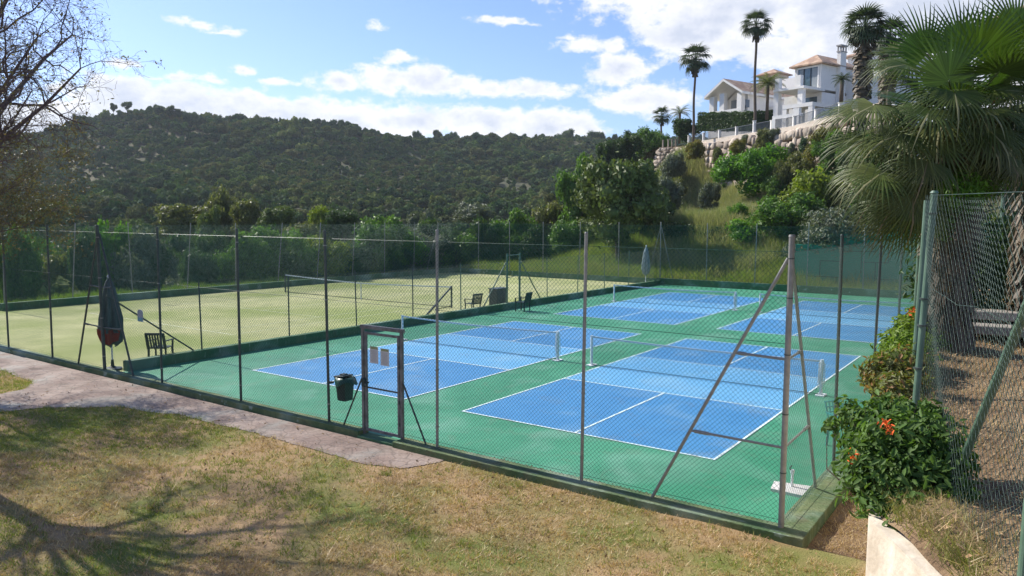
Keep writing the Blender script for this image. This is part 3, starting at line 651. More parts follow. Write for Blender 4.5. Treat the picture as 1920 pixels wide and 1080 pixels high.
def post(e, x, y, z0, z1, r, m_, name='post', cap=True, lean=None):
    lean = lean or (.035*sin(x*7.3+y*3.1), .03*sin(x*2.7+y*5.9))
    b = MB(); b.tube([(x, y, z0), (x+lean[0], y+lean[1], z1)], r, 12); 
    if cap: b.tube([(x+lean[0], y+lean[1], z1), (x+lean[0], y+lean[1], z1+.02)], [r*1.15, r*.8], 12)
    return b.build(name, m_, e, smooth=False)

# front fence
e = empty('chain_link_fence', (XR, YF, .1), 'tall chain link fence along the path with grey posts and braces', 'fence')
for x in (-32.8, -29.7, -26.6, -23.5, -20.4, -17.29, -14.17, -8.0, -4.59, -1.49): post(e, x, YF, .08, 4.2, .03, M_postd)
post(e, -10.98, YF, .08, 4.22, .045, M_postd)
for x in (1.57, 4.76): post(e, x, YF, .08, 4.25, .028, M_post)
for x in (-14.17, -10.98, -8.0, -4.59, -1.49, 1.57, 4.76):
    for z in (.5, 1.6, 2.75, 3.9): b = MB(); px1, py1 = x+.035*sin(x*7.3-8.2)*z/4.2, YF+.03*sin(x*2.7-15.7)*z/4.2; b.tube([(px1, py1, z-.012), (px1, py1, z+.012)], .036 if x != -10.98 else .05, 8); b.build('tie_band', M_post, e)
ms = [(-32.8, -0.38), (0.66, XR)]
V, Fc = chain((-32.8, YF), (-0.38, YF), .12, 4.03, r=.0024, pitch=.085); V2, F2 = chain((0.66, YF), (XR, YF), .12, 4.03, r=.0024, pitch=.075); V3, F3 = chain((-0.38, YF), (0.66, YF), 2.24, 4.03, r=.0024, pitch=.08)
link('wire_mesh', mesh_np('wire_mesh', np.concatenate([V, V2, V3])-np.array(e.location[:]), np.concatenate([Fc, F2+len(V), F3+len(V)+len(V2)]), M_wire), e)
wires(e, (-32.8, YF), (XR, YF), (4.04, 2.75), .004, M_wire); wires(e, (-32.8, YF), (-.4, YF), (.2, ), .003, M_wire); wires(e, (.66, YF), (XR, YF), (.2, ), .003, M_wire)
def braceset(e, x, foot, ztop, zs, r, m_, y=YF, axis=0):
    """leaning strut from foot to the post, with horizontal spreaders"""
    def P(s, z): return (x+s, y, z) if axis == 0 else (x, y+s, z)
    b = MB(); b.tube([P(foot, .1), P(0.04*(1 if foot > 0 else -1), ztop)], r, 10); b.build('brace', m_, e)
    for z in zs:
        s = foot*(1-(z-.1)/(ztop-.1)); b = MB(); b.tube([P(s, z), P(0, z-.02)], r*.75, 8)
        b.tube([P(s*.96, z), P(s*.80, z-.005)], r*1.1, 8); b.build('spreader', m_, e)
braceset(e, -10.98, -1.55, 4.0, (1.35, 2.5), .028, M_postd)
braceset(e, -10.98, 1.55, 4.0, (1.35, 2.5), .028, M_postd)
# corner post and its two struts
e2 = empty('corner_post', (8.05, YF, .08), 'thick grey corner post with two leaning braces', 'post')
b = MB(); b.tube([(8.05, YF, .08), (8.05, YF, 4.25)], .042, 14); b.tube([(8.05, YF, 4.25), (8.05, YF, 4.28)], [.048, .04], 14); b.build('post', M_post, e2)
for z in (.9, 1.75, 2.6, 3.4, 3.95):
    b = MB(); b.tube([(8.05, YF, z-.008), (8.05, YF, z+.008)], .047, 12); b.build('tie_band', M_postd, e2)
braceset(e2, 8.05, -2.0, 3.95, (1.28, 2.55), .026, M_post); braceset(e2, 8.05, 1.95, 3.95, (1.28, 2.55), .024, M_post, axis=1)

# right fence
e = empty('chain_link_fence', (XR, YB, .1), 'chain link fence on the green ledge at the right of the courts', 'fence')
for y in (0.42, 3.8, 6.95, 10.1, 13.2, 16.3, 19.4, 22.5, 25.6, 28.7, 31.8): post(e, XR, y, .08, 4.22, .028, M_postd)
chain_obj(e, (XR, YF), (XR, YB), .12, 4.03, M_wire, pitch=.085, r=.0022); wires(e, (XR, YF), (XR, YB), (4.04, .2), .004, M_wire)
# back fence
e = empty('chain_link_fence', (XD, YB, .4), 'green chain link fence along the back wall with pale posts', 'fence')
for x in (-26.6, -23.5, -20.4, -17.2, -14.0, -7.5, -4.3, -1.1, 2.1, 5.2): post(e, x, YB, .3, 4.2, .028, M_post)
chain_obj(e, (XL, YB), (XR, YB), .42, 4.03, M_wired, pitch=.085, r=.0027); wires(e, (XL, YB), (XR, YB), (4.04, 2.2), .004, M_wire)
post(e, XD, YB, .3, 4.25, .035, M_post); braceset(e, XD, -1.0, 3.9, (), .02, M_post, y=YB); braceset(e, XD, 1.0, 3.9, (), .02, M_post, y=YB)
post(e, XR, YB, .3, 4.25, .04, M_post)
# far side fence
e = empty('chain_link_fence', (XL, 16, .36), 'green chain link fence beyond the tennis turf with leaning thin posts', 'fence')
for i, y in enumerate((1.9, 5.0, 8.1, 11.3, 14.5, 17.6, 20.8, 24, 27.2, 30.4, 33.2)): post(e, XL, y, .3, 4.1, .026, M_post, lean=(.0, (.12, .3, -.1, .35, .1, .45, .4, .3, .1, .15, .1)[i]))
chain_obj(e, (XL, 1.9), (XL, YB), .36, 4.0, M_wired, pitch=.085, r=.0026); wires(e, (XL, 1.9), (XL, YB), (4.0, 2.2), .004, M_wire)
braceset(e, XL, -1.6, 3.9, (), .02, M_post, y=33.4, axis=1)
# divider fence
e = empty('chain_link_fence', (XD, YF, .3), 'low chain link fence on the dividing wall', 'fence')
for y in (0.3, 3.7, 6.9, 10.1, 13.3, 20.6, 23.8, 27, 30.2): post(e, XD, y, .25, 2.42, .024, M_postg if y > 12 else M_postd)
V, Fc = chain((XD, YF), (XD, 16.9), .3, 2.35, r=.002, pitch=.09); V2, F2 = chain((XD, 18.0), (XD, YB), .3, 2.35, r=.002, pitch=.09)
link('wire_mesh', mesh_np('wire_mesh', np.concatenate([V, V2])-np.array(e.location[:]), np.concatenate([Fc, F2+len(V)]), M_wire), e)
wires(e, (XD, YF), (XD, 16.9), (2.36,), .004, M_wire); wires(e, (XD, 18), (XD, YB), (2.36,), .004, M_wire)
b = MB(); b.tube([(XD, YF+.05, 2.25), (XD, .0, .32)], .024, 8); b.build('brace', M_postd, e)
# divider gateway
e = empty('gateway', (XD, 17.45, 0), 'green post gateway in the dividing fence between two dark chairs', 'gateway')
for y in (16.9, 18.0): b = MB(); b.tube([(XD, y, .0), (XD, y, 2.75)], .05, 10); b.build('post', M_postg, e)
b = MB(); b.tube([(XD, 16.9, 2.66), (XD, 18.0, 2.66)], .025, 8); b.build('lintel', M_postg, e)
b = MB(); b.tube([(XD, 16.9, 1.55), (XD, 17.8, 1.62), (XD, 18.0, 1.3)], .02, 8); b.build('rail', M_postg, e)
for y, s in ((16.9, -1.9), (18.0, 1.9)): b = MB(); b.tube([(XD, y+s, .3), (XD, y+.05*s, 2.3)], .03, 8); b.build('brace', M_postg, e)

# ------------------------------------------------------------------ entrance gate
e = empty('entrance_gate', (0.13, YF, 0), 'weathered metal gate with wire mesh standing closed in the front fence', 'gate')
M_gate = mat('gate_metal', (0.10, 0.09, 0.085), (0.24, 0.23, 0.22), scale=6, rough=0.6, metal=0.3)
gx0, gx1 = -0.42, 0.66
for x in (gx0, gx1): b = MB(); b.box((x, YF, 1.12), (.06, .06, 2.24)); b.build('gate_post', M_gate, e, bevel=.004)
b = MB(); b.box((.12, YF, 2.27), (gx1-gx0+.1, .085, .07)); b.build('lintel', M_gate, e, bevel=.004)
b = MB()
for x in (gx0+.085, gx1-.085): b.box((x, YF, 1.14), (.05, .04, 2.06))
for z in (.14, 2.14): b.box((.12, YF, z), (gx1-gx0-.22, .04, .05))
lf = b.build('gate_leaf', M_gate, e)
b = MB(); b.box((.12, YF, 1.02), (gx1-gx0-.22, .025, .03)); b.build('cross_bar', M_postd, lf)
V, Fc = chain((gx0+.1, YF), (gx1-.1, YF), .17, 2.1, pitch=.08, r=.0021); link('wire_mesh', mesh_np('wire_mesh', V-np.array(e.location[:]), Fc, M_wire), lf)
b = MB(); b.box((gx0+.06, YF-.03, 1.12), (.09, .10, .17)); b.box((gx0+.15, YF-.06, 1.14), (.12, .03, .03)); b.tube([(gx0+.17, YF-.06, 1.14), (gx0+.17, YF-.12, 1.10), (gx0+.22, YF-.13, 1.08)], .018, 8); b.build('latch', M_dark, e, bevel=.004)
for s, x in ((-1, gx0), (1, gx1)): b = MB(); b.tube([(x+s*.62, YF, .1), (x+s*.03, YF, 1.22)], .018, 8); b.build('brace', M_postd, e)
for x in (gx1-.045,):
    for z in (.35, .8, 1.5, 1.9): b = MB(); b.tube([(x, YF-.035, z), (x, YF-.035, z+.07)], .012, 8); b.build('hinge', M_dark, e)
M_olive = mat('olive_header', (0.26, 0.28, 0.12), (0.34, 0.34, 0.18), scale=30, rough=.8)
for i, (x, lb, dz) in enumerate(((-0.085, 'left printed notice with an olive heading on the gate', 0.015), (0.215, 'right printed notice with an olive heading on the gate', 0))):
    s = empty('notice', (x, YF-.02, 1.58+dz), lb, 'notice', 'printed notices on the gate')
    b = MB(); b.box((x, YF-.022, 1.70+dz), (.235, .003, .345)); b.build('sheet', M_paper, s)
    b = MB(); b.box((x+.004, YF-.025, 1.845+dz), (.20, .002, .05)); b.build('heading', M_olive, s)
    b = MB()
    for k in range(11): b.box((x-.01+.008*((k*7) % 3), YF-.0245, 1.79+dz-.023*k), (.17-.02*((k*5) % 3), .001, .007))
    b.build('text_lines', mat('print_grey', (.30, .28, .27), rough=.8), s)
# arched board on the fence
c = ony(263, 592, YF+.03)
s = empty('arched_board', (c.x, c.y, c.z-.18), 'small pale board with an arched top hanging on the fence', 'board')
poly = [(-.13, -.16), (.13, -.16), (.13, .10)]+[(.13*cos(t), .10+.07*sin(t)) for t in np.linspace(.3, pi-.3, 8)]+[(-.13, .10)]
b = MB(); n = len(poly); b.add([(c.x+p[0], c.y-.006, c.z+p[1]) for p in poly]+[(c.x+p[0], c.y+.006, c.z+p[1]) for p in poly], [tuple(range(n)), tuple(range(2*n-1, n-1, -1))]+[(i, (i+1) % n, n+(i+1) % n, n+i) for i in range(n)])
b.build('panel', mat('board_lilac', (.36, .40, .46), (.44, .46, .52), scale=12, rough=.6), s)
b = MB(); b.box((c.x, c.y-.009, c.z-.10), (.24, .004, .10)); b.build('lower_band', mat('board_blue', (.20, .42, .52), rough=.6), s)

# ------------------------------------------------------------------ nets
def pb_net(ox, oy, lb):
    xm = ox+W_/2; y = oy+L_/2; e = empty('pickleball_net', (xm, y, 0), lb, 'net', 'pickleball nets')
    x0, x1 = ox-.3, ox+W_+.3
    for x in (x0, x1):
        b = MB(); b.tube([(x, y, .02), (x, y, .93)], .042, 12); p_ = b.build('net_post', M_white, e)
        b = MB(); b.box((x, y, .015), (.22, .34, .03)); b.build('base', M_white, p_)
    n = 14; b = MB(); top = [(x0+(x1-x0)*i/n, y, .914-.05*sin(pi*i/n)) for i in range(n+1)]
    b2 = MB()
    for i in range(n):
        a, c_ = top[i], top[i+1]
        for sgn in (-.012, .012): b2.add([(a[0], y+sgn, a[2]), (c_[0], y+sgn, c_[2]), (c_[0], y+sgn, c_[2]-.05), (a[0], y+sgn, a[2]-.05)], [(0, 1, 2, 3)])
        b2.add([(a[0], y-.012, a[2]), (c_[0], y-.012, c_[2]), (c_[0], y+.012, c_[2]), (a[0], y+.012, a[2])], [(0, 1, 2, 3)])
    b2.build('net_tape', M_tape, e)
    g = MB(); st = .045; r = .0016
    k = int((x1-x0)/st)
    for i in range(1, k):
        x = x0+st*i; zt = .914-.05*sin(pi*(x-x0)/(x1-x0))-.04
        g.tube([(x, y, .04), (x, y, zt)], r, 3, False)
    for j in range(18):
        z = .05+j*.045; g.tube([(x0, y, z), ((x0+x1)/2, y, z*.95+.003), (x1, y, z)], r, 3, False)
    g.build('net_cords', M_net, e)
    b = MB(); b.tube([(x0, y, .035), (x1, y, .035)], .008, 5); b.build('bottom_cord', M_net, e)
    # sleeve of net wrapped on the right hand post
    rs = np.random.RandomState(3); b = MB()
    for i in range(26):
        t = rs.rand()*6.3; q = x1+.075*cos(t); w_ = y+.05*sin(t); z = .86-.05*rs.rand(); b.tube([(x1, y, .9), (q, w_, z), (q+rs.normal(0, .012), w_+rs.normal(0, .01), .1+.3*rs.rand())], .004, 3, False)
    b.build('net_end', M_white, e)
for (ox, oy, _), lb in zip(CO, ['pickleball net on the court nearest the corner post', 'pickleball net on the court behind the gate', 'pickleball net on the back court beside the dividing wall', 'pickleball net on the back court beside the block wall']): pb_net(ox, oy, lb)
e = empty('tennis_net', (-19.8, 15.7, 0), 'long tennis net with pale tape across the artificial grass', 'net')
x0, x1, y = -26.25, -13.35, 15.7
for x in (x0, x1): b = MB(); b.tube([(x, y, 0), (x, y, 1.1)], .045, 10); b.build('net_post', M_postd, e)
n = 20; b = MB(); b2 = MB(); st = .06
def tt(x): u = abs(x-(x0+x1)/2)/((x1-x0)/2); return .914+.155*u**1.3
for i in range(n):
    a = x0+(x1-x0)*i/n; c_ = x0+(x1-x0)*(i+1)/n
    for sgn in (-.012, .012): b.add([(a, y+sgn, tt(a)), (c_, y+sgn, tt(c_)), (c_, y+sgn, tt(c_)-.06), (a, y+sgn, tt(a)-.06)], [(0, 1, 2, 3)])
    b.add([(a, y-.012, tt(a)), (c_, y-.012, tt(c_)), (c_, y+.012, tt(c_)), (a, y+.012, tt(a))], [(0, 1, 2, 3)])
b.build('net_tape', M_tape, e)
for i in range(1, int((x1-x0)/st)): x = x0+st*i; b2.tube([(x, y, .03), (x, y, tt(x)-.05)], .0015, 3, False)
for j in range(15): z = .04+j*.06; b2.tube([(x0, y, z*1.1), ((x0+x1)/2, y, z), (x1, y, z*1.1)], .0015, 3, False)
b2.build('net_cords', M_net, e)
b = MB(); b.tube([(x0, y, .03), (x1, y, .03)], .014, 5); b.build('bottom_cord', M_net, e)
b = MB(); b.box(((x0+x1)/2, y, .45), (.05, .03, .9)); b.build('centre_strap', M_tape, e)
b = MB(); b.tube([(x1, y, 1.05), (-11.6, 11.7, .05)], .045, 8); b.build('leaning_pole', M_dark, e)
b = MB(); b.tube([(x1, y, .1), (x1+.02, y-.5, .06), (x1-.05, y-1.2, .03)], .02, 6); b.build('strap_end', M_dark, e)

# ------------------------------------------------------------------ parasols, chairs, bin, cabinet
def parasol(c, H, r, lb, mc, low=None, n=18):
    e = empty('closed_parasol', c, lb, 'parasol'); rs = np.random.RandomState(int(H*100))
    b = MB(); b.tube([(0, 0, 0), (0, 0, H-.05)], .022, 10); b.build('pole', M_white, e, world=False)
    b = MB(); b.lathe([(.26, 0), (.26, .05), (.10, .08), (.05, .12), (.035, .3)], n=20); b.build('base', M_dark if low else M_white, e, world=False)
    prof = [(.02, H), (.045, H-.05), (.09, H-.12), (.15, H-.35), (.19, H-.75), (r, H-1.2), (r*1.02, H-1.55), (r*.7, H-1.85), (r*.3, H-1.95)]
    def folds(pr, nm, mm):
        vs = []; fs = []; k = 40
        for j, (q, z) in enumerate(pr):
            for i in range(k):
                t = 2*pi*i/k; f = 1+(.28*sin(t*8+j*.25)+.08*sin(t*5+j))*min(1, (H-z)*1.5); zz = z+.06*sin(t*3+1)*(j == len(pr)-1)
                vs.append((q*f*cos(t), q*f*sin(t), zz))
        for j in range(len(pr)-1):
            for i in range(k): fs.append((j*k+i, j*k+(i+1) % k, (j+1)*k+(i+1) % k, (j+1)*k+i))
        b = MB(); b.add(vs, fs); return b.build(nm, mm, e, world=False, smooth=True)
    folds(prof[:7] if low else prof, 'canopy', mc)
    if low:
        v_ = folds([(r*.98, H-1.42), (r*1.0, H-1.6), (r*.85, H-1.9), (r*.35, H-2.0)], 'valance', mc)
        q_ = folds([(r*1.03, H-1.5), (r*1.03, H-1.65), (r*.9, H-1.9)], 'emblem', low); me = q_.data
        import bmesh
        bm = bmesh.new(); bm.from_mesh(me); bmesh.ops.delete(bm, geom=[f for f in bm.faces if not (f.calc_center_median().x*.55-f.calc_center_median().y*.83 > .08*1.2)], context='FACES'); bm.to_mesh(me); bm.free()
    b = MB(); b.lathe([(.03, H-.02), (.05, H+.02), (.035, H+.06), (.01, H+.09)], n=12); b.build('finial', M_tape, e, world=False)
    return e
p = onz(205, 694, 0); parasol((p.x, p.y+.1, 0), 2.72, .27, 'closed dark parasol with a red hem beside the left fence brace', M_canvas, M_red)
M_canv2 = mat('grey_canvas', (.13, .19, .21), (.24, .30, .33), scale=4, rough=.85, stretch=(3, 3, .5))
parasol((-11.55, 34.3, 0), 2.6, .24, 'closed grey parasol far off at the end of the dividing wall', M_canv2)

def slat_chair(c, rz, lb, s=1.0):
    e = empty('armchair', c, lb, 'chair', 'dark slatted garden armchairs', rz); B = lambda: MB()
    for x in (-.27, .27):
        for y in (-.24, .24):
            b = B(); b.bar((x, y, 0), (x*.97, y*.95, .42 if y < 0 else .42), .05); b.build('leg', M_dark, e, world=False)
        b = B(); b.bar((x, -.28, .64), (x, .24, .66), .06, .03); b.bar((x, -.24, .42), (x, -.26, .64), .045); b.build('armrest', M_dark, e, world=False)
    b = B()
    for k in range(6): b.box((0, -.22+k*.09, .43), (.54, .075, .022))
    b.build('seat', M_dark, e, world=False)
    b = B()
    for k in range(7): b.bar((-.24+k*.08, .25, .46), (-.245+k*.0817, .36, .88), .05, .018)
    b.bar((-.29, .37, .89), (.29, .37, .89), .04, .07); b.bar((-.27, .24, .44), (.27, .24, .44), .03, .05)
    for x in (-.28, .28): b.bar((x, .24, .40), (x, .37, .90), .045, .04)
    b.build('backrest', M_dark, e, world=False)
    e.scale = (s, s, s); return e
p = onz(302, 676, 0); slat_chair((p.x, p.y, 0), radians(215), 'dark slatted armchair on the turf beside the near parasol', 1.0)
p = onz(884, 586, 0); slat_chair((p.x, p.y+.1, 0), radians(-100), 'dark armchair left of the divider gateway, facing left')
p = onz(980, 583, 0); slat_chair((p.x, p.y, 0), radians(-290+205), 'dark armchair right of the divider gateway on the green court')
bpy.data.objects[-1] if False else None
# teal chair half hidden behind the lantana
tcp = onz(1586, 838, 0); e = empty('teal_chair', (tcp.x, tcp.y, 0), 'teal plastic chair behind the flowering bush', 'chair', rz=radians(60))
for x in (-.24, .24):
    for y in (-.22, .22): b = MB(); b.bar((x*1.1, y*1.1, 0), (x, y, .43), .045); b.build('leg', M_teal, e, world=False)
    b = MB(); b.bar((x*1.12, -.22, .63), (x*1.12, .25, .66), .06, .025); b.bar((x*1.1, -.22, .43), (x*1.12, -.22, .63), .04); b.build('armrest', M_teal, e, world=False)
b = MB(); b.box((0, 0, .43), (.5, .48, .03)); b.build('seat', M_teal, e, world=False, bevel=.01)
b = MB()
for k in range(6): b.bar((-.22+k*.088, .24, .44), (-.23+k*.092, .34, .85), .03, .015)
for z, y in ((.55, .27), (.66, .295), (.76, .32), (.86, .345)): b.bar((-.25, y, z), (.25, y, z), .03, .02)
b.build('backrest', M_teal, e, world=False)
# second teal seat part: low table
# dark cabinet
p = onz(938, 577, 0); c = Vector((-11.75, 17.5, 0))
e = empty('cabinet', c, 'dark box cabinet standing behind the divider gateway', 'cabinet')
b = MB(); b.box((c.x, c.y, .50), (.5, .95, .84)); b.build('body', M_dark, e, bevel=.01)
b = MB(); b.box((c.x, c.y, .94), (.56, 1.02, .04)); b.build('top', mat('cabinet_top', (.05, .07, .08), rough=.5), e)
b = MB()
for y in (-.22, .22): b.box((c.x+.255, c.y+y, .5), (.01, .42, .72))
b.build('door', mat('cabinet_door', (.03, .045, .055), rough=.5), e)
for y in (-.42, .42): b = MB(); b.box((c.x, c.y+y, .04), (.45, .06, .08)); b.build('foot', M_dark, e)
# bin on the fence post
c = Vector((-1.28, YF+.27, .56)); e = empty('litter_bin', c, 'green litter bin with a loose liner hung on a fence post', 'bin')
def sq(w, d, z, cx=0, cy=0):
    w *= .78; d *= .78
    return [(c.x+cx+a*w/2, c.y+cy+b_*d/2, c.z+z) for a, b_ in ((-1, -1), (-.6, -1.08), (.6, -1.08), (1, -1), (1.05, 0), (1, 1), (0, 1.08), (-1, 1), (-1.05, 0))]
b = MB(); r1, r2, r3 = sq(.30, .28, 0), sq(.38, .36, .46), sq(.42, .40, .50); n = 9; b.add(r1+r2+r3, [tuple(range(n-1, -1, -1))]+[(i, (i+1) % n, n+(i+1) % n, n+i) for i in range(n)]+[(n+i, n+(i+1) % n, 2*n+(i+1) % n, 2*n+i) for i in range(n)]); b.build('bin_body', M_dark, e)
rs = np.random.RandomState(2); b = MB(); k = 24; vs = []
for j, (q, z) in enumerate(((.175, .50), (.195, .512), (.21, .45), (.225, .38))):
    for i in range(k):
        t = 2*pi*i/k; f = 1+.06*sin(5*t+j)+.25*max(0, cos(t))*(j > 1); vs.append((c.x+q*f*cos(t), c.y+q*f*sin(t), c.z+z-.05*sin(3*t)*(j > 1)))
b.add(vs, [(j*k+i, j*k+(i+1) % k, (j+1)*k+(i+1) % k, (j+1)*k+i) for j in range(3) for i in range(k)]); b.build('liner', M_bag, e, smooth=True)
b = MB(); b.bar((c.x-.17, c.y-.02, c.z+.52), (c.x+.13, c.y-.02, c.z+.55), .30, .025); b.box((c.x+.0, c.y-.02, c.z+.56), (.13, .12, .04)); b.build('lid', M_dark, e, bevel=.01)
b = MB(); b.box((c.x-.2, YF+.05, c.z+.40), (.10, .1, .04)); b.build('bracket', M_postd, e)
# white slab with pipe
e = empty('concrete_slab', (7.72, -.85, 0), 'white painted slab with an upright pipe in the court corner', 'slab')
b = MB(); b.add([(7.36, -.62, .05), (7.42, -1.02, .05), (8.0, -1.05, .05), (8.0, -.50, .05), (7.36, -.62, 0), (7.42, -1.02, 0), (8.0, -1.05, 0), (8.0, -.50, 0)], [(0, 1, 2, 3), (4, 5, 1, 0), (5, 6, 2, 1), (6, 7, 3, 2), (7, 4, 0, 3)]); b.build('slab', mat('slab_white', (.62, .62, .60), (.50, .48, .46), scale=9, rough=.85), e)
b = MB(); b.tube([(7.68, -.72, .04), (7.68, -.72, .30)], .022, 10); b.tube([(7.68, -.72, .28), (7.68, -.72, .335)], .034, 10); b.build('pipe', M_white, e)
b = MB(); b.tube([(7.68, -.72, .30), (7.64, -.74, .36), (7.66, -.7, .40)], .012, 6); b.build('valve', M_dark, e)

# ------------------------------------------------------------------ right hand terrace
TZ = 2.88
poly = [(10.17, -8.66), (10.57, -9.31), (10.84, -10.1), (10.4, -12.6), (6, -16), (6, -30), (40, -30), (40, 46), (10.6, 46), (9.6, 10), (9.24, 0), (9.77, -4.55), (9.93, -6.5)]
nP = len(poly); b = MB(); b.prism(poly[::-1], -1.0, TZ-.17)
o = b.build('terrace_wall', M_cream, None); tag(o, 'streaky cream rendered retaining wall of the raised terrace', 'wall')
# ground on the terrace, uneven, spilling over the wall head
from mathutils.geometry import intersect_point_tri_2d
nx, ny = 260, 560; gx = np.linspace(9.0, 22, nx); gy = np.linspace(-16, 24, ny); GX, GY = np.meshgrid(gx, gy)
def terr_z(x, y): return TZ+0.06*np.sin(x*2.1+y)*np.cos(y*1.3)+.03*np.sin(x*5+y*3)-.05+0.25*np.clip((y+3)/8, 0, 1)
GZ = terr_z(GX, GY)
EDY = [-16, -12.6, -10.1, -9.31, -8.66, -6.5, -4.55, 0, 10]; EDX = [6, 10.42, 10.88, 10.62, 10.22, 9.97, 9.79, 9.26, 9.6]; edge = np.interp(GY, EDY, EDX); GX = edge+.015+((GX-9.0)/13.0)**1.5*(22-edge); GZ = terr_z(GX, GY)
idx = np.arange(nx*ny).reshape(ny, nx); Fq = np.stack([idx[:-1, :-1], idx[:-1, 1:], idx[1:, 1:], idx[1:, :-1]], -1).reshape(-1, 4)
k = np.ones(len(Fq), bool)
near = np.clip(1-(GX-edge)/.3, 0, 1); GZ = GZ-.12*near*near+.02*np.sin(GY*9)*near
tag(link('terrace_ground', mesh_np('terrace_ground', np.stack([GX, GY, GZ], -1).reshape(-1, 3), Fq[k], M_soil, True)), 'dry leaf strewn earth of the raised terrace', kind='structure')
rs = np.random.RandomState(21); n = 26000
X = rs.uniform(9.5, 16, n); Y = rs.uniform(-13, 3, n); ed = np.interp(Y, EDY, EDX)+.05; kk = (X > ed) & (rs.rand(n) < np.clip(.55+noise2(X, Y, 1.7, 2)*.8, .1, 1)); X, Y = X[kk], Y[kk]
V, Fc = blades(rs, X, Y, terr_z(X, Y)-.01, .05, .0035, 1.0, 5, .05)
tag(link('terrace_grass', mesh_np('terrace_grass', V, Fc, M_bl_dry)), 'dry grass stalks on the terrace behind the wire mesh', kind='stuff', cat='grass')
n = 9000; X = rs.uniform(9.6, 14, n); Y = rs.uniform(-12.5, 3, n); ed = np.interp(Y, EDY, EDX)+.05; kk = X > ed; X, Y = X[kk], Y[kk]
P = np.stack([X, Y, terr_z(X, Y)+.012], -1); V, Fc = cards(rs, P, np.tile([0, 0, 1.], (len(P), 1)), .02, .5, .35)
tag(link('terrace_leaves', mesh_np('terrace_leaves', V, Fc, mat('fallen_leaf', (.22, .12, .06), (.38, .27, .15), scale=30, rough=1))), 'small brown fallen leaves on the terrace', kind='stuff', cat='leaves')
n = 1800; X = rs.uniform(10.0, 10.9, n); Y = rs.uniform(-10.4, -8.5, n); ed = np.interp(Y, EDY, EDX)+.06; kk = (X > ed) & (X < ed+.38); X, Y = X[kk], Y[kk]
V, Fc = blades(rs, X, Y, terr_z(X, Y)-.08, .11, .003, .7, 6, .03)
tag(link('verge_grass', mesh_np('verge_grass', V, Fc, leafmat('blade_verge', (.30, .26, .10), (.20, .21, .06), trans=.3))), 'longer yellow grass at the head of the cream wall', kind='stuff', cat='grass')
# stone steps at the back of the terrace
e = empty('stone_bench', (11.0, -.9, TZ), 'two pale stone slabs stacked as steps at the back of the terrace', 'steps')
b = MB(); b.box((10.9, -1.0, TZ+.30), (1.9, .35, .12), rz=.1); b.build('upper_slab', mat('slab_stone', (.34, .31, .27), (.24, .21, .18), scale=4, rough=.9), e, bevel=.015)
b = MB(); b.box((10.8, -1.35, TZ+.14), (1.9, .4, .12), rz=.1); b.build('lower_slab', MATS['slab_stone'], e, bevel=.015)

# terrace fence: green tubes, woven wire
e = empty('terrace_fence', (10.32, -7.55, TZ), 'near chain link fence with green tube posts at the right edge', 'fence')
A0 = Vector((0, 0, 0)); d1 = 6.25
pb = at(1712, 790, d1); pt = at(1752, 362, d1); A = Vector(((pb.x+pt.x)/2, (pb.y+pt.y)/2, 0))
Bq = at(1925, 700, 3.15); Bv = Vector((Bq.x, Bq.y, 0)); ztop = 4.69
gA = float(terr_z(A.x, A.y)); 
b = MB(); b.tube([(pb.x, pb.y, gA-.2), (pt.x, pt.y, pt.z)], .027, 14); b.tube([(pt.x, pt.y, pt.z), (pt.x, pt.y, pt.z+.02)], [.035, .02], 14); b.build('post', M_postg, e, smooth=False)
pb2 = at(1712, 700, 7.6); pt2 = at(1738, 376, 7.6); b = MB(); b.tube([(pb2.x, pb2.y, 2.6), (pt2.x, pt2.y, pt2.z)], .028, 12); b.build('post', M_postg, e)
pb3 = at(1713, 620, 10.2); pt3 = at(1727, 420, 10.2); b = MB(); b.tube([(pb3.x, pb3.y, 2.6), (pt3.x, pt3.y, pt3.z)], .028, 12); b.build('post', M_postg, e)
q0 = at(1912, 1130, 3.15); q1 = at(1990, 250, 3.15); b = MB(); b.tube([(q0.x, q0.y, 2.6), (q1.x, q1.y, q1.z)], .022, 14); b.build('post', M_postg, e)
r0 = at(1797, 885, 4.75); r1 = at(1985, 430, 3.3); b = MB(); b.tube([r0, r1], .023, 12); b.build('brace', M_postg, e)
for v in (400, 560, 610, 690): q = at(1752-40*(v-362)/428, v, d1); b = MB(); b.tube([(q.x, q.y, q.z-.006), (q.x, q.y, q.z+.006)], .036, 12); b.build('tie_band', M_postd, e)
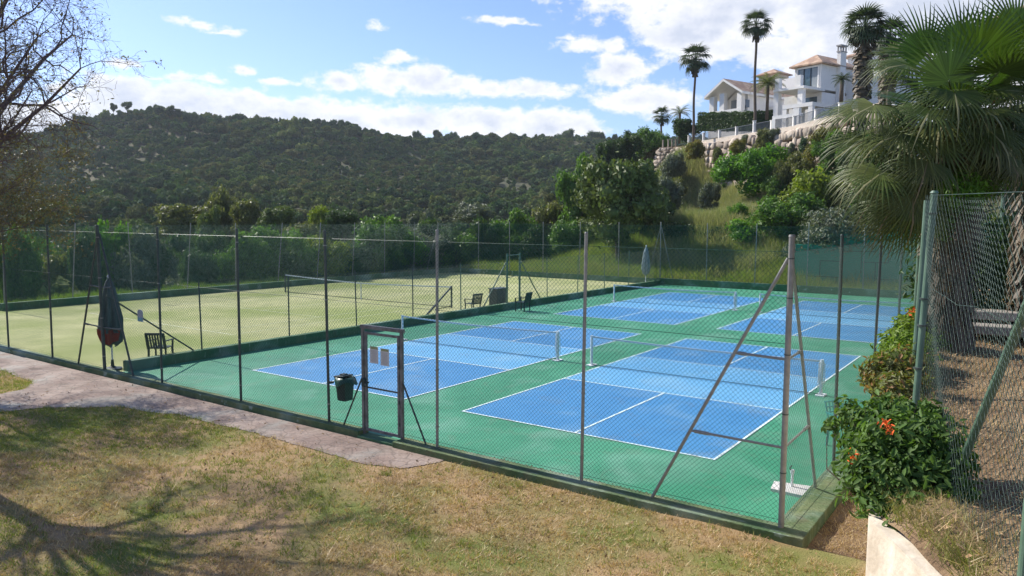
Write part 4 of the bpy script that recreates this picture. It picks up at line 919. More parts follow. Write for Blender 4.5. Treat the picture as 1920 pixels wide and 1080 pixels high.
def woven(A, B, z0, z1a, cell, r, seed=1, z1b=None):
    """interlocked zigzag strands with rounded knees"""
    z1 = z1a; rs = np.random.RandomState(seed); Ld = (B-A).length; dx = (B-A)/Ld; nr_ = Vector((dx.y, -dx.x, 0)); n = int(Ld/cell); m_ = int((z1-z0)/cell/1.3)+1
    Vs = []; Fs = []; o = 0
    for i in range(n):
        pts = []; z1 = z1a+((z1b or z1a)-z1a)*i/n-.03*sin(pi*i/n)
        for j in range(m_*2+1):
            z = z1-j*cell*.65; side = 1 if (j+i) % 2 else 0
            if z < z0: break
            bulge = .03*sin(i*.13+z*3)+.05*sin(i*.05+1)*max(0, .5-(z-z0))
            xx = (i+ (1.07 if side else -.07))*cell; off = r*1.4*(1 if side else -1)
            wob = rs.normal(0, .0025)
            for dz in (.12*cell, -.12*cell):
                p = A+dx*(xx+wob-(.03*cell))+nr_*(off+bulge); pts.append((p.x, p.y, z+dz+rs.normal(0, .001)))
        P = np.array(pts); k = len(P); T = np.gradient(P, axis=0); T /= np.linalg.norm(T, axis=1, keepdims=True); nn = np.array(nr_[:]); pp = np.cross(T, nn)
        ring = np.stack([P+(pp*cos(2*pi*q/4)+nn*sin(2*pi*q/4))*r for q in range(4)], 1).reshape(-1, 3)
        ii = np.arange(k-1)[:, None]*4
        Fs.append(np.concatenate([ii+np.array([[q, (q+1) % 4, (q+1) % 4+4, q+4]]) for q in range(4)])+o); Vs.append(ring); o += len(ring)
    return np.concatenate(Vs), np.concatenate(Fs)
B2 = A+(Bv-A)*1.12
V, Fc = woven(A, B2, gA-.15, ztop, .052, .0014, z1b=4.60)
link('wire_mesh', mesh_np('wire_mesh', V-np.array(e.location[:]), Fc, M_wireg), e)
# slack broken wire
b = MB(); w0 = at(1745, 540, 6.1); b.tube([w0, at(1772, 556, 5.6), at(1795, 572, 5.4), at(1830, 575, 5.0), at(1890, 605, 4.2), at(1925, 625, 3.8)], .0022, 5); b.build('slack_wire', M_wireg, e)
b = MB(); b.tube([(A.x, A.y, ztop), (B2.x, B2.y, 4.60)], .002, 5); b.build('top_wire', M_wireg, e)

# ------------------------------------------------------------------ green block wall behind the courts
M_bwall = mat('block_green', (0.030, 0.235, 0.150), (0.045, 0.285, 0.185), scale=1.2, rough=.85, bump=.5, bscale=14)
M_bjoint = mat('block_joint', (0.018, 0.085, 0.060), rough=.95)
e = empty('block_wall', (2, 36.9, 0), 'tall green painted block wall with stepped joints behind the back fence', 'wall')
b = MB(); b.prism([(-2.6, 36.9), (9.6, 36.9), (9.6, 37.6), (-2.6, 37.6)], -.3, 2.9); b.prism([(0.2, 36.9), (9.6, 36.9), (9.6, 37.6), (.2, 37.6)], 2.9, 3.6); b.prism([(3.2, 36.9), (9.6, 36.9), (9.6, 37.6), (3.2, 37.6)], 3.6, 4.4)
b.prism([(9.0, 8.0), (9.6, 8.0), (9.6, 36.9), (9.0, 36.9)], -.5, 4.4); b.build('masonry', M_bwall, e, bevel=.02)
b = MB(); rs = np.random.RandomState(8)
for z, segs in ((.9, ((-2, .4), (2.4, 4.6), (6.5, 9))), (1.9, ((-.8, .5), (1.6, 3.1), (4.4, 6.4))), (2.55, ((0.8, 2.4), (3.6, 5.2), (6.6, 9))), (3.3, ((1.6, 3.4), (5, 7)))):
    for x0, x1 in segs: b.box(((x0+x1)/2, 36.885, z), (x1-x0, .03, .05))
for x, z0, z1 in ((-.8, .2, 1.9), (.45, .9, 2.5), (1.6, 1.2, 2.55), (2.4, .2, 1.9), (3.1, 1.9, 3.3), (4.5, .9, 2.5), (5.2, 2.0, 3.3), (6.5, .2, 1.9), (7.6, 1.9, 3.4)): b.box((x, 36.883, (z0+z1)/2), (.05, .026, z1-z0))
b.build('stepped_joints', M_bjoint, e)
# dark windscreen at the far right
e = empty('windscreen', (12.3, 3.3, TZ), 'dark green windscreen panel behind the fan palms', 'screen')
M_scr = mat('screen_green', (.012, .055, .022), (.018, .07, .03), scale=3, rough=.9)
b = MB(); b.add([(10.15, 3.0, TZ-.3), (16, 4.2, TZ-.3), (16, 4.2, 7.6), (10.25, 3.0, 5.6), (10.15, 3.06, TZ-.3), (16, 4.26, TZ-.3), (16, 4.26, 7.6), (10.25, 3.06, 5.6)], [(0, 1, 2, 3), (7, 6, 5, 4), (0, 3, 7, 4), (3, 2, 6, 7), (1, 5, 6, 2)]); b.build('cloth', M_scr, e)
b = MB(); b.tube([(10.2, 3.03, 2.6), (10.25, 3.03, 5.75)], .04, 8); b.build('post', M_postg, e)

# ------------------------------------------------------------------ boulder wall, railing and villas on the slope
R2 = Vector((cos(YAW), -sin(YAW), 0)); F2 = Vector((sin(YAW), cos(YAW), 0))
aD = (-.573*R2+.819*F2).normalized(); bD = (.819*R2+.573*F2).normalized()
class Frame:
    def __init__(s, O): s.O = Vector((O[0], O[1], 0))
    def W(s, a, t, z): return s.O+aD*a+bD*t+Vector((0, 0, z))
    def front(s, u, v, t=0):      # ray meets the plane t = const (spanned by aD and z)
        k = (u-960)/F*RT+(540-v)/F*UP+FW; q = (s.W(0, t, 0)-CAM).dot(bD)/k.dot(bD); P = CAM+k*q; return (P-s.O).dot(aD), P.z
    def side(s, u, v, a=0):
        k = (u-960)/F*RT+(540-v)/F*UP+FW; q = (s.W(a, 0, 0)-CAM).dot(aD)/k.dot(aD); P = CAM+k*q; return (P-s.O).dot(bD), P.z
    def flat(s, u, v, z): P = onz(u, v, z); return (P-s.O).dot(aD), (P-s.O).dot(bD)
    def box(s, mb, a0, a1, t0, t1, z0, z1):
        c = [s.W(a, t, z) for a in (a0, a1) for t in (t0, t1) for z in (z0, z1)]
        mb.add(c, [(0, 1, 3, 2), (4, 6, 7, 5), (0, 4, 5, 1), (2, 3, 7, 6), (0, 2, 6, 4), (1, 5, 7, 3)]); return mb
    def hip(s, mb, a0, a1, t0, t1, z0, h, th=.14):
        da, dt = a1-a0, t1-t0; i = min(da, dt)/2*.98
        rd = [(a0+i, t0+i), (a1-i, t1-i)] if True else None
        if da > dt: R_ = [(a0+i, (t0+t1)/2), (a1-i, (t0+t1)/2)]
        else: R_ = [((a0+a1)/2, t0+i), ((a0+a1)/2, t1-i)]
        cs = [(a0, t0), (a1, t0), (a1, t1), (a0, t1)]
        V = [s.W(*c, z0) for c in cs]+[s.W(*c, z0+th) for c in cs]+[s.W(*R_[0], z0+h), s.W(*R_[1], z0+h)]
        if da > dt: top = [(4, 5, 9, 8), (5, 6, 9), (6, 7, 8, 9), (7, 4, 8)]
        else: top = [(4, 5, 8), (5, 6, 9, 8), (6, 7, 9), (7, 4, 8, 9)]
        mb.add(V, [(3, 2, 1, 0), (0, 1, 5, 4), (1, 2, 6, 5), (2, 3, 7, 6), (3, 0, 4, 7)]+top); return mb
wl = [(1236, 105, 272, 312), (1292, 98, 268, 322), (1390, 86, 252, 345), (1490, 75, 236, 338), (1570, 68, 214, 336), (1660, 62, 190, 340)]
WT = []; 
for (u, d, vt, vb) in wl: a = at(u, vt, d); c = at(u, vb, d); WT.append((a.x, a.y, a.z, c.z))
e = empty('boulder_wall', (WT[2][0], WT[2][1], WT[2][3]), 'high retaining wall of pale boulders below the villas', 'wall')
rs = np.random.RandomState(14); Vs = []; Fs = []; o = 0; iv, if_ = ICO2
bm_ = MB()
for i in range(len(WT)-1):
    p, q = WT[i], WT[i+1]; Ld = math.hypot(q[0]-p[0], q[1]-p[1]); dx = Vector((q[0]-p[0], q[1]-p[1], 0))/Ld; nr_ = Vector((dx.y, -dx.x, 0)); 
    if (CAM-Vector(p[:3])).dot(nr_) < 0: nr_ = -nr_
    k = lambda P, w, z: (P[0]+nr_.x*w, P[1]+nr_.y*w, z)
    bm_.add([k(p, 0, p[3]-3), k(q, 0, q[3]-3), k(q, 0, q[2]-.35), k(p, 0, p[2]-.35), k(p, -3, p[3]-3), k(q, -3, q[3]-3), k(q, -3, q[2]-.35), k(p, -3, p[2]-.35)], [(0, 1, 2, 3), (3, 2, 6, 7), (4, 7, 6, 5)])
    rows = 6; zt = 0
    for j in range(rows):
        s_ = rs.rand()*.6
        while s_ < Ld:
            w = rs.choice([.5, .8, 1.1, 1.6])*rs.uniform(.8, 1.2); f = (s_+w/2)/Ld; f = min(f, 1)
            top = p[2]*(1-f)+q[2]*f-.5; bot = p[3]*(1-f)+q[3]*f-.6; hh = (top-bot)/rows; z = top-(j+.5)*hh+rs.normal(0, .08)
            P = Vector((p[0], p[1], 0))*(1-f)+Vector((q[0], q[1], 0))*f+nr_*(.25+.1*j+rs.uniform(-.12, .12))
            ex = rs.uniform(.32, .6); d = np.sign(iv)*np.abs(iv)**ex*.82; d = d*(1+.16*np.sin(d[:, [0]]*3+rs.rand()*6)*np.cos(d[:, [2]]*4+rs.rand()*6))+rs.normal(0, .045, iv.shape); sc = np.array([w*.60, .45, hh*.60*rs.uniform(.8, 1.15)])
            d = d*sc; t = rs.normal(0, .22); d = np.stack([d[:, 0]*cos(t)-d[:, 2]*sin(t), d[:, 1], d[:, 0]*sin(t)+d[:, 2]*cos(t)], 1)
            Wd = np.outer(d[:, 0], np.array(dx[:]))+np.outer(d[:, 1], np.array(nr_[:]))+np.outer(d[:, 2], [0, 0, 1])+np.array([P.x, P.y, z])
            Vs.append(Wd); Fs.append(if_+o); o += len(Wd); s_ += w*rs.uniform(.95, 1.15)
link('boulders', mesh_np('boulders', np.concatenate(Vs)-np.array(e.location[:]), np.concatenate(Fs), M_rock), e)
bm_.build('earth_backing', M_rockdark, e)
b = MB()
for i in range(1, len(WT)-1):
    p, q = WT[i], WT[i+1]; b.bar((p[0], p[1], p[2]-.28), (q[0], q[1], q[2]-.28), .5, .5)
b.build('capping', mat('pale_masonry', (.50, .42, .34), (.60, .53, .45), scale=2, rough=.95, bump=.6, bscale=6), e)
# terrace ground behind the wall
VZ = [w[2]-.2 for w in WT]
b = MB(); fr_ = [(w[0], w[1], w[2]-.25) for w in WT]; bk = [(w[0]+bD.x*60*0+F2.x*90, w[1]+F2.y*90, w[2]+.3) for w in WT]
n = len(fr_); b.add(fr_+bk, [(i, i+1, n+i+1, n+i) for i in range(n-1)])
tag(b.build('villa_garden', mat('garden_earth', (.10, .10, .045), (.16, .13, .07), scale=.8, rough=1), None), 'level garden ground in front of the villas', kind='structure')
# railing
e = empty('garden_railing', (WT[2][0], WT[2][1], WT[2][2]), 'white pillared railing along the top of the boulder wall', 'railing')
def wline(u):
    i = max(j for j in range(len(wl)-1) if wl[j][0] <= u); f = (u-wl[i][0])/(wl[i+1][0]-wl[i][0]); f = min(1, f); d = 1/((1-f)/wl[i][1]+f/wl[i+1][1]); vt = wl[i][2]*(1-f)+wl[i+1][2]*f
    return at(u, vt, d)
pl = [1243, 1253, 1260, 1267, 1291.7, 1319.5, 1349, 1381, 1414, 1447, 1489, 1530, 1575]; prev = None
for u in pl:
    P = wline(u); h = 1.0 if u != 1414 else 1.3; w = .28 if u > 1280 else .16; z0 = P.z-.1
    if u < 1280: z0 = P.z-.6; h = 1.2; 
    b = MB(); b.box((P.x, P.y, z0+h/2), (w, w, h), rz=.6); b.box((P.x, P.y, z0+h+.03), (w+.08, w+.08, .06), rz=.6); b.build('pillar', M_stucco if u > 1280 else M_rock, e)
    if prev is not None and u > 1291.7 :
        c = MB(); 
        for zz in (.12, .92): c.bar(prev+Vector((0, 0, zz)), P+Vector((0, 0, zz)), .04)
        nb = int((P-prev).length/.13)
        for k in range(1, nb): q = prev.lerp(P, k/nb); c.bar(q+Vector((0, 0, .12)), q+Vector((0, 0, .92)), .022)
        c.build('rail_panel', M_rail, e)
    prev = P
# --- right villa
fr = Frame(at(1538.8, 150, 84)); zE = at(1538.8, 120, 84).z; zS = at(1538.8, 166, 84).z
aL, _ = fr.front(1490, 150); tR, _ = fr.side(1581.5, 140)
e = empty('villa', (fr.O.x, fr.O.y, 12), 'two storey white villa with big window, canopies and chimney', 'house')
b = MB(); fr.box(b, 0, aL, 0, 10, zS-.02, zE); fr.box(b, 0, aL+1.5, .3, 10, 11.5, zS-.32); fr.box(b, -1.5, 0, 5, 12, 11.5, zE-.6); b.build('walls', M_stucco, e)
b = MB(); fr.hip(b, -.45, aL+.45, -.5, 8.0, zE, 1.45); rf = b.build('roof', M_tile, e)
a0, z1 = fr.front(1496, 131.5); a1, z0 = fr.front(1536, 164.5); _, zc = fr.front(1536, 130); z1 = at(1516, 127, 85.4).z
b = MB(); lo, hi = min(a0, a1)+.12, max(a0, a1)-.0; z0 = zS+.12
fr.box(b, lo, hi, -.02, .02, z0, z1-.05); wn = b.build('window', M_glass, e)
b = MB()
for s_ in (lo, hi): fr.box(b, s_-.07, s_+.07, -.1, .04, z0-.1, z1)
fr.box(b, lo, hi, -.1, .04, z1-.1, z1+.06); b.build('window_frame', M_stucco, wn)
for f in (.36, .68): c = MB(); s_ = lo+(hi-lo)*f; fr.box(c, s_-.05, s_+.05, -.06, .0, z0, z1-.05); c.build('mullion', M_frame, wn)
for x0_, x1_ in ((lo+.1, lo+(hi-lo)*.3), (lo+(hi-lo)*.72, hi-.3)): c = MB(); fr.box(c, x0_, x1_, -.035, -.022, z0+.1, z1-.2); c.build('blind', M_shade, wn)
c0 = fr.side(1568, 122); c1 = fr.side(1580.5, 122); ztop = at(1574, 80, 85).z
b = MB(); fr.box(b, -.45, .0, c0[0]+.1, c1[0]-.1, zS-2, ztop-.9); ch = b.build('chimney', M_stucco, e)
b = MB()
for aa in (-.4, -.05):
    for t_ in (c0[0]+.17, (c0[0]+c1[0])/2, c1[0]-.17): fr.box(b, aa-.06, aa+.06, t_-.06, t_+.06, ztop-.9, ztop-.35)
fr.box(b, -.52, .07, c0[0]+.03, c1[0]-.03, ztop-.98, ztop-.88); fr.box(b, -.55, .1, c0[0], c1[0], ztop-.35, ztop-.2); b.build('chimney_cap', mat('cap_grey', (.42, .40, .38), (.30, .29, .28), scale=5, rough=.9), ch)
# upper canopy slab
ca = fr.front(1449.5, 176, -3.6)[0]
b = MB(); fr.box(b, -.4, ca, -3.6, .28, zS-.30, zS-.04); b.build('canopy', M_stucco, e)
for (u, v) in ((1455, 181), (1500, 176)):
    q = fr.flat(u, v, zS-.3); b = MB(); b_a = fr.front(u, v, -3.4)[0]; fr.box(b, b_a-.3, b_a+.3, -3.4, -2.8, 10.5, zS-.3); b.build('column', M_stucco, e)
for (u, v) in ((1458, 160), (1498, 150)):
    q = fr.front(u, v, -3.4); b = MB(); fr.box(b, q[0]-.28, q[0]+.28, -3.5, -3.0, zS-.04, zS+1.15); b.build('parapet_post', M_stucco, e)
q0 = fr.front(1506, 183, .3); q1 = fr.front(1532, 183, .3)
b = MB(); fr.box(b, min(q0[0], q1[0]), max(q0[0], q1[0]), .24, .32, zS-1.75, zS-.75); b.build('window', M_glass, e)
q0 = fr.front(1468, 215, .3); q1 = fr.front(1488, 215, .3)
b = MB(); fr.box(b, q1[0], q0[0], .24, .32, 11.9, 13.9); b.build('window', M_glass, e)
# lower canopy and pergola beam
zl = at(1523.5, 189, 78).z; fa, ft = fr.flat(1523.5, 190.5, zl); la = fr.front(1467, 201, ft)[0]
b = MB(); fr.box(b, fa, la, ft, ft+.5, zl-.4, zl); fr.box(b, fa-.0, fa+.5, ft+.5, ft+6, zl-.4, zl); fr.box(b, fa+.5, la, ft+.5, ft+3.2, zl-.22, zl-.05); b.build('lower_canopy', M_stucco, e)
for k in (.0, (la-fa)*.5, la-fa-.5): b = MB(); fr.box(b, fa+k, fa+k+.5, ft+.02, ft+.48, zl-4.0, zl-.4); b.build('column', M_stucco, e)
zb = at(1502, 211, 76).z; fa2, ft2 = fr.flat(1502, 211, zb); la2 = fr.front(1448, 222, ft2)[0]
b = MB(); fr.box(b, fa2, la2, ft2, ft2+.3, zb-.35, zb); b.build('terrace_beam', M_stucco, e)
for k in (.2, (la2-fa2)*.5, la2-fa2-.4): b = MB(); fr.box(b, fa2+k, fa2+k+.4, ft2-.05, ft2+.35, zb-2.2, zb+(.5 if k == .2 else -.35)); b.build('beam_post', M_stucco, e)
# --- left villa
g = Frame(at(1391.6, 175, 99.5)); zE = at(1391.6, 168, 99.5).z; aW, _ = g.front(1331, 180); zA = g.front(1361.5, 148)[1]; zF = g.front(1391, 207)[1]
e = empty('gabled_villa', (g.O.x, g.O.y, 12), 'white villa with an open gabled porch and tiled roof', 'house')
b = MB(); ov = .5; am = aW/2; T = 13
V = [g.W(-ov, -.6, zE-.25), g.W(am, -.6, zA), g.W(aW+ov, -.6, zE-.25), g.W(-ov, T, zE-.25), g.W(am, T, zA), g.W(aW+ov, T, zE-.25)]
V2 = [v-Vector((0, 0, .35)) for v in V]
b.add(V, [(0, 1, 4, 3), (1, 2, 5, 4)]); b.build('roof', M_tile, e)
b = MB(); b.add([v-Vector((0, 0, .02)) for v in V]+V2, [(6, 9, 10, 7), (7, 10, 11, 8), (0, 6, 7, 1), (1, 7, 8, 2), (0, 3, 9, 6), (2, 8, 11, 5)]); b.build('soffit', M_stucco, e)
b = MB(); g.box(b, 0, aW, 3.5, T, zF-3, zE-.55); n_ = 0
b.add([g.W(0, 3.5, zE-.55), g.W(am, 3.5, zA-.4), g.W(aW, 3.5, zE-.55)], [(0, 1, 2)])
g.box(b, 0, aW, -.1, 3.5, zF-3.2, zF); g.box(b, 0, aW, -.1, .1, zF, zF+.35)
g.box(b, -.0, .3, 1.2, 3.5, zF, zE-.5); g.box(b, aW-.3, aW, 2.4, 3.5, zF, zE-.5); b.build('walls', M_stucco, e)
for s_ in (.05, aW*.54, aW-.75): c = MB(); g.box(c, s_, s_+.75, -.05, .7, zF, zE-.35 if s_ < .1 or s_ > aW*.6 else zE-.1); c.build('column', M_stucco, e)
c = MB(); g.box(c, aW*.12, aW*.42, 3.42, 3.52, zF+.1, zF+1.3); c.build('window', M_glass, e)
c = MB(); g.box(c, aW*.68, aW*.84, 3.42, 3.52, zF, zF+2.1); c.build('door', M_shade, e)
c = MB(); t0 = g.side(1398, 195)[0]; t1 = g.side(1405, 195)[0]; g.box(c, -.03, .02, t0, t1, zF+.5, zF+1.5); c.build('window', mat('blue_glass', (.10, .14, .19), rough=.2), e)
c = MB(); g.box(c, -3.5, 0, 5.5, 14, zF-3, zF+.9); g.box(c, -9, -3.5, 7.5, 15, zF-3, zF+1.6); c.build('low_wing', M_stucco, e)
h = Frame(at(1450, 160, 112)); zt = at(1450, 143, 112).z; hw = 1.5
c = MB(); h.box(c, -hw, hw, -hw, hw, 12, zt); tw = c.build('tower', mat('sand_stucco', (.52, .44, .33), (.58, .50, .40), scale=2, rough=.9), e)
c = MB(); h.hip(c, -hw-.4, hw+.4, -hw-.4, hw+.4, zt, at(1450, 130, 112).z-zt); c.build('tower_roof', M_tile, tw)
c = MB(); h.box(c, -9.5, -hw, -2, 5, 12, zt-1.1); c.build('link_wall', M_stucco, e)
# house behind the dark palms and the roof at the top right corner
k = Frame(at(1605, 120, 100)); zt = at(1605, 106, 100).z
e = empty('villa', (k.O.x, k.O.y, 12), 'white house with a tiled roof mostly hidden behind the shaggy dark palms', 'house')
b = MB(); k.box(b, -5.5, 1.2, 0, 8, 11, zt); b.build('walls', M_stucco, e); b = MB(); k.hip(b, -6, 1.8, -.6, 8.6, zt, 1.6); b.build('roof', M_tile, e)
k = Frame(at(1905, 60, 60)); zt = at(1890, 38, 60).z
e = empty('villa', (k.O.x, k.O.y, 12), 'pinkish tiled roof and white wall in the top right corner', 'house')
b = MB(); k.box(b, -5, 1.6, 0, 10, 11, zt); b.build('walls', M_stucco, e); b = MB(); k.hip(b, -5.6, 2.4, -.8, 10.6, zt, 2.4); b.build('roof', M_tile, e)

# ------------------------------------------------------------------ palms
def fan_np(nseg=36, R=.75, P=.9, droop=.25, spread=112, seed=0, join=.45, w0=1.0):
    rs = np.random.RandomState(seed); V = []; Fc = []; o = 0
    st = [0.03, .22, .45, .7, .87, 1.0] if nseg > 20 else [.03, .4, .75, 1.0]
    dth = radians(2*spread)/nseg
    for i in range(nseg):
        t = radians(-spread)+dth*(i+.5); L_s = R*(.72+.28*cos(t*.72))*rs.uniform(.92, 1.05)
        hw0 = join*R*math.tan(dth/2)*1.02; kink = rs.rand() < .35; dk = rs.uniform(.6, 1.6)
        for f in st:
            r = L_s*f; hw = r*math.tan(dth/2)*1.02 if f <= join else hw0*max(.06, (1-(f-join)/(1-join)))**.8
            g2 = max(0, f-.4); z = -droop*dk*R*(g2**2*1.6)+.10*R*f*(1-f)*0; rr_ = r*(1-.25*droop*g2)
            ca, sa = cos(t), sin(t); up = .32*hw
            V += [(rr_*ca+hw*sa, rr_*sa-hw*ca, z), (rr_*ca, rr_*sa, z+up if i % 1 == 0 else z), (rr_*ca-hw*sa, rr_*sa+hw*ca, z)]
        for j in range(len(st)-1):
            a = o+j*3; Fc += [(a, a+1, a+4, a+3), (a+1, a+2, a+5, a+4)]
        o += len(st)*3
    if P > 0:
        pr = .014 if nseg > 20 else .03; pts = []
        for x in (-P, -P*.5, 0, .12*R): pts.append((x, 0, -.012 + .06*P*(1-abs(x+P*.5)/(P*.5))*0))
        for (x, y, z) in pts: V += [(x, -pr, z), (x, 0, z+pr*.5), (x, pr, z), (x, 0, z-pr)]
        for j in range(3):
            a = o+j*4
            for q in range(4): Fc.append((a+q, a+(q+1) % 4, a+4+(q+1) % 4, a+4+q))
    return np.array(V), np.array(Fc)
def orient(X, Nrm):
    X = Vector(X).normalized(); Z = Vector(Nrm); Z = (Z-X*Z.dot(X)).normalized(); Y = Z.cross(X); return Matrix((X, Y, Z)).transposed()
def palm_far(name, u, v, d, rpx, vbase, tr, label, skirt=False, group=None, nleaf=34, mt=None, seed=1, rbase=None):
    rs = np.random.RandomState(seed); hub = at(u, v, d); R = rpx/F*d; base = at(u, vbase, d); base.x = hub.x+rs.normal(0, .1); base.y = hub.y
    e = empty(name, (base.x, base.y, base.z), label, 'palm', group); Vs = []; Fs = []; o = 0
    for i in range(nleaf):
        t = i*2.4+rs.rand()*.5; el = radians(78-118*(i/nleaf)**.9+rs.normal(0, 7)); P = R*.55
        dr = Vector((cos(el)*cos(t), cos(el)*sin(t), sin(el))); bl = (dr+Vector((0, 0, -.35))).normalized()
        V, Fc = fan_np(14, R*.62, 0, .5, 100, seed*50+i); M3 = orient(bl, Vector((0, 0, 1)) if abs(bl.z) < .9 else Vector((-cos(t), -sin(t), .2)))
        V = V @ np.array(M3).T+np.array((hub+dr*P)[:]); Vs.append(V); Fs.append(Fc+o); o += len(V)
        # petiole strip
        s_ = .02*R; q = hub+dr*P; sd = Vector((-sin(t), cos(t), 0))*s_
        Vs.append(np.array([(hub-sd)[:], (hub+sd)[:], (q+sd)[:], (q-sd)[:]])); Fs.append(np.array([[0, 1, 2, 3]])+o); o += 4
    link('crown', mesh_np('crown', np.concatenate(Vs)-np.array(e.location[:]), np.concatenate(Fs), mt or LM['palmf']), e)
    b = MB(); n = 9; b.tube([base.lerp(hub, i/n)+Vector((0.06*sin(i), 0, -.5 if i == 0 else 0)) for i in range(n+1)], [tr*(1.35 if i == 0 else 1.0-.03*i) for i in range(n+1)], 9); b.build('trunk', M_palmbark, e, smooth=True)
    Vs = []; Fs = []; o = 0; ns = 260 if skirt else 26; H = (4.2 if skirt else .9)*R/1.6
    for i in range(ns):
        t = rs.rand()*6.28; z = -rs.rand()**.8*H; ro = (R*.42 if skirt else R*.22)*(1-.25*abs(z)/H); 
        p = hub+Vector((cos(t)*ro*.4, sin(t)*ro*.4, z)); q = p+Vector((cos(t)*ro*.8, sin(t)*ro*.8, -R*.42*rs.uniform(.6, 1.3))); sd = Vector((-sin(t), cos(t), 0))*R*.10
        Vs.append(np.array([(p-sd*.3)[:], (p+sd*.3)[:], (q+sd)[:], (q-sd)[:]])); Fs.append(np.array([[0, 1, 2, 3]])+o); o += 4
    link('dead_fronds', mesh_np('dead_fronds', np.concatenate(Vs)-np.array(e.location[:]), np.concatenate(Fs), M_skirt), e)
    return e
LM['palmf'] = leafmat('palm_far', (0.040, 0.065, 0.028), (0.075, 0.100, 0.045), trans=.2, scale=.8)
palm_far('tall_palm', 1304, 112, 92, 33, 272, .17, 'slim tall fan palm left of the gabled villa', seed=2, group='tall fan palms above the boulder wall', nleaf=32)
palm_far('tall_palm', 1418, 48, 83, 31, 250, .17, 'tallest slim fan palm, standing in front of the gabled villa', seed=3, group='tall fan palms above the boulder wall', nleaf=34)
palm_far('shaggy_palm', 1622, 52, 56, 44, 240, .32, 'stout palm with a thick skirt of dead fronds beside the chimney', skirt=True, seed=4, nleaf=50)
palm_far('shaggy_palm', 1668, 70, 60, 40, 240, .3, 'second shaggy palm just right of the stout skirted palm', skirt=True, seed=5, nleaf=40)
palm_far('fan_palm', 1241, 218, 112, 20, 262, .16, 'small palm on the skyline left of the railing', seed=6, nleaf=30)
palm_far('fan_palm', 1672, 120, 40, 45, 260, .16, 'grey green palm fronds between the shaggy palms and the near fan palm', seed=9, nleaf=22, mt=LM['grey'])
def feather_palm(u, v, d, rpx, vbase, label, seed=1, nf=26, tr=.16, mt=None):
    rs = np.random.RandomState(seed); hub = at(u, v, d); R = rpx/F*d; base = at(u, vbase, d)
    e = empty('feather_palm', (hub.x, hub.y, base.z), label, 'palm'); Vs = []; o = 0; Fs = []
    for i in range(nf):
        t = i*2.4; el0 = radians(80-75*i/nf); p = hub.copy(); n = 11; sd = Vector((-sin(t), cos(t), 0))
        for j in range(n):
            f = j/n; el = el0-f*1.5; dv = Vector((cos(el)*cos(t), cos(el)*sin(t), sin(el)))*(R*1.15/n); q = p+dv; up = dv.cross(sd).normalized()
            w = R*.26*sin(pi*min(1, f*.85+.12))
            for s_ in (-1, 1):
                for k in range(3):
                    a = p.lerp(q, k/3); tip = a+sd*s_*w+dv*1.2-Vector((0, 0, w*.35+rs.rand()*w*.2)); wd = dv*.14
                    Vs.append(np.array([(a-wd)[:], (a+wd)[:], tip[:]])); Fs.append(np.array([[0, 1, 2]])+o); o += 3
            p = q
    link('crown', mesh_np('crown', np.concatenate(Vs)-np.array(e.location[:]), np.concatenate(Fs), mt or LM['palmf']), e)
    b = MB(); b.tube([(hub.x, hub.y, base.z-.5), (hub.x, hub.y, hub.z)], [tr*1.2, tr], 9); b.build('trunk', M_palmbark, e, smooth=True)
feather_palm(1440, 160, 86, 33, 215, 'date palm between the two villas', 3, 30, mt=leafmat('palm_date', (.12, .15, .06), (.17, .18, .08), trans=.3))
feather_palm(1579, 150, 70, 20, 180, 'small dark feather palm against the white villa wall', 4, 24)
feather_palm(1275, 213, 108, 22, 262, 'thin wispy palm beside the skyline fan palm', 5, 18, mt=LM['grey'])

# near fan palms, frond by frond
LM['fanb'] = leafmat('fan_bright', (0.038, 0.078, 0.014), (0.068, 0.115, 0.020), trans=.26, scale=1.5, gloss=.4, isl=True)
LM['fano'] = leafmat('fan_old', (0.048, 0.078, 0.014), (0.110, 0.125, 0.032), trans=.14, scale=2, gloss=.5, c3=(.24, .23, .11), isl=True)
LM['fand'] = leafmat('fan_shaded', (0.040, 0.070, 0.014), (0.095, 0.105, 0.030), trans=.15, scale=2, gloss=.55, c3=(.17, .13, .07), isl=True)
FANS = {}
def fanmesh(kind, var):
    if (kind, var) not in FANS:
        dr = {'up': .12, 'mid': .55, 'hang': .95}[kind]; V, Fc = fan_np(34 if kind == 'up' else 30, .78, 0, dr, 108 if kind != 'hang' else 80, var*7+3, .45 if kind == 'up' else (.34 if kind == 'mid' else .34))
        FANS[(kind, var)] = mesh_np('frond_blade', V, Fc, LM['fanb'] if kind == 'up' else (LM['fano'] if kind == 'mid' else LM['fand']))
    return FANS[(kind, var)]
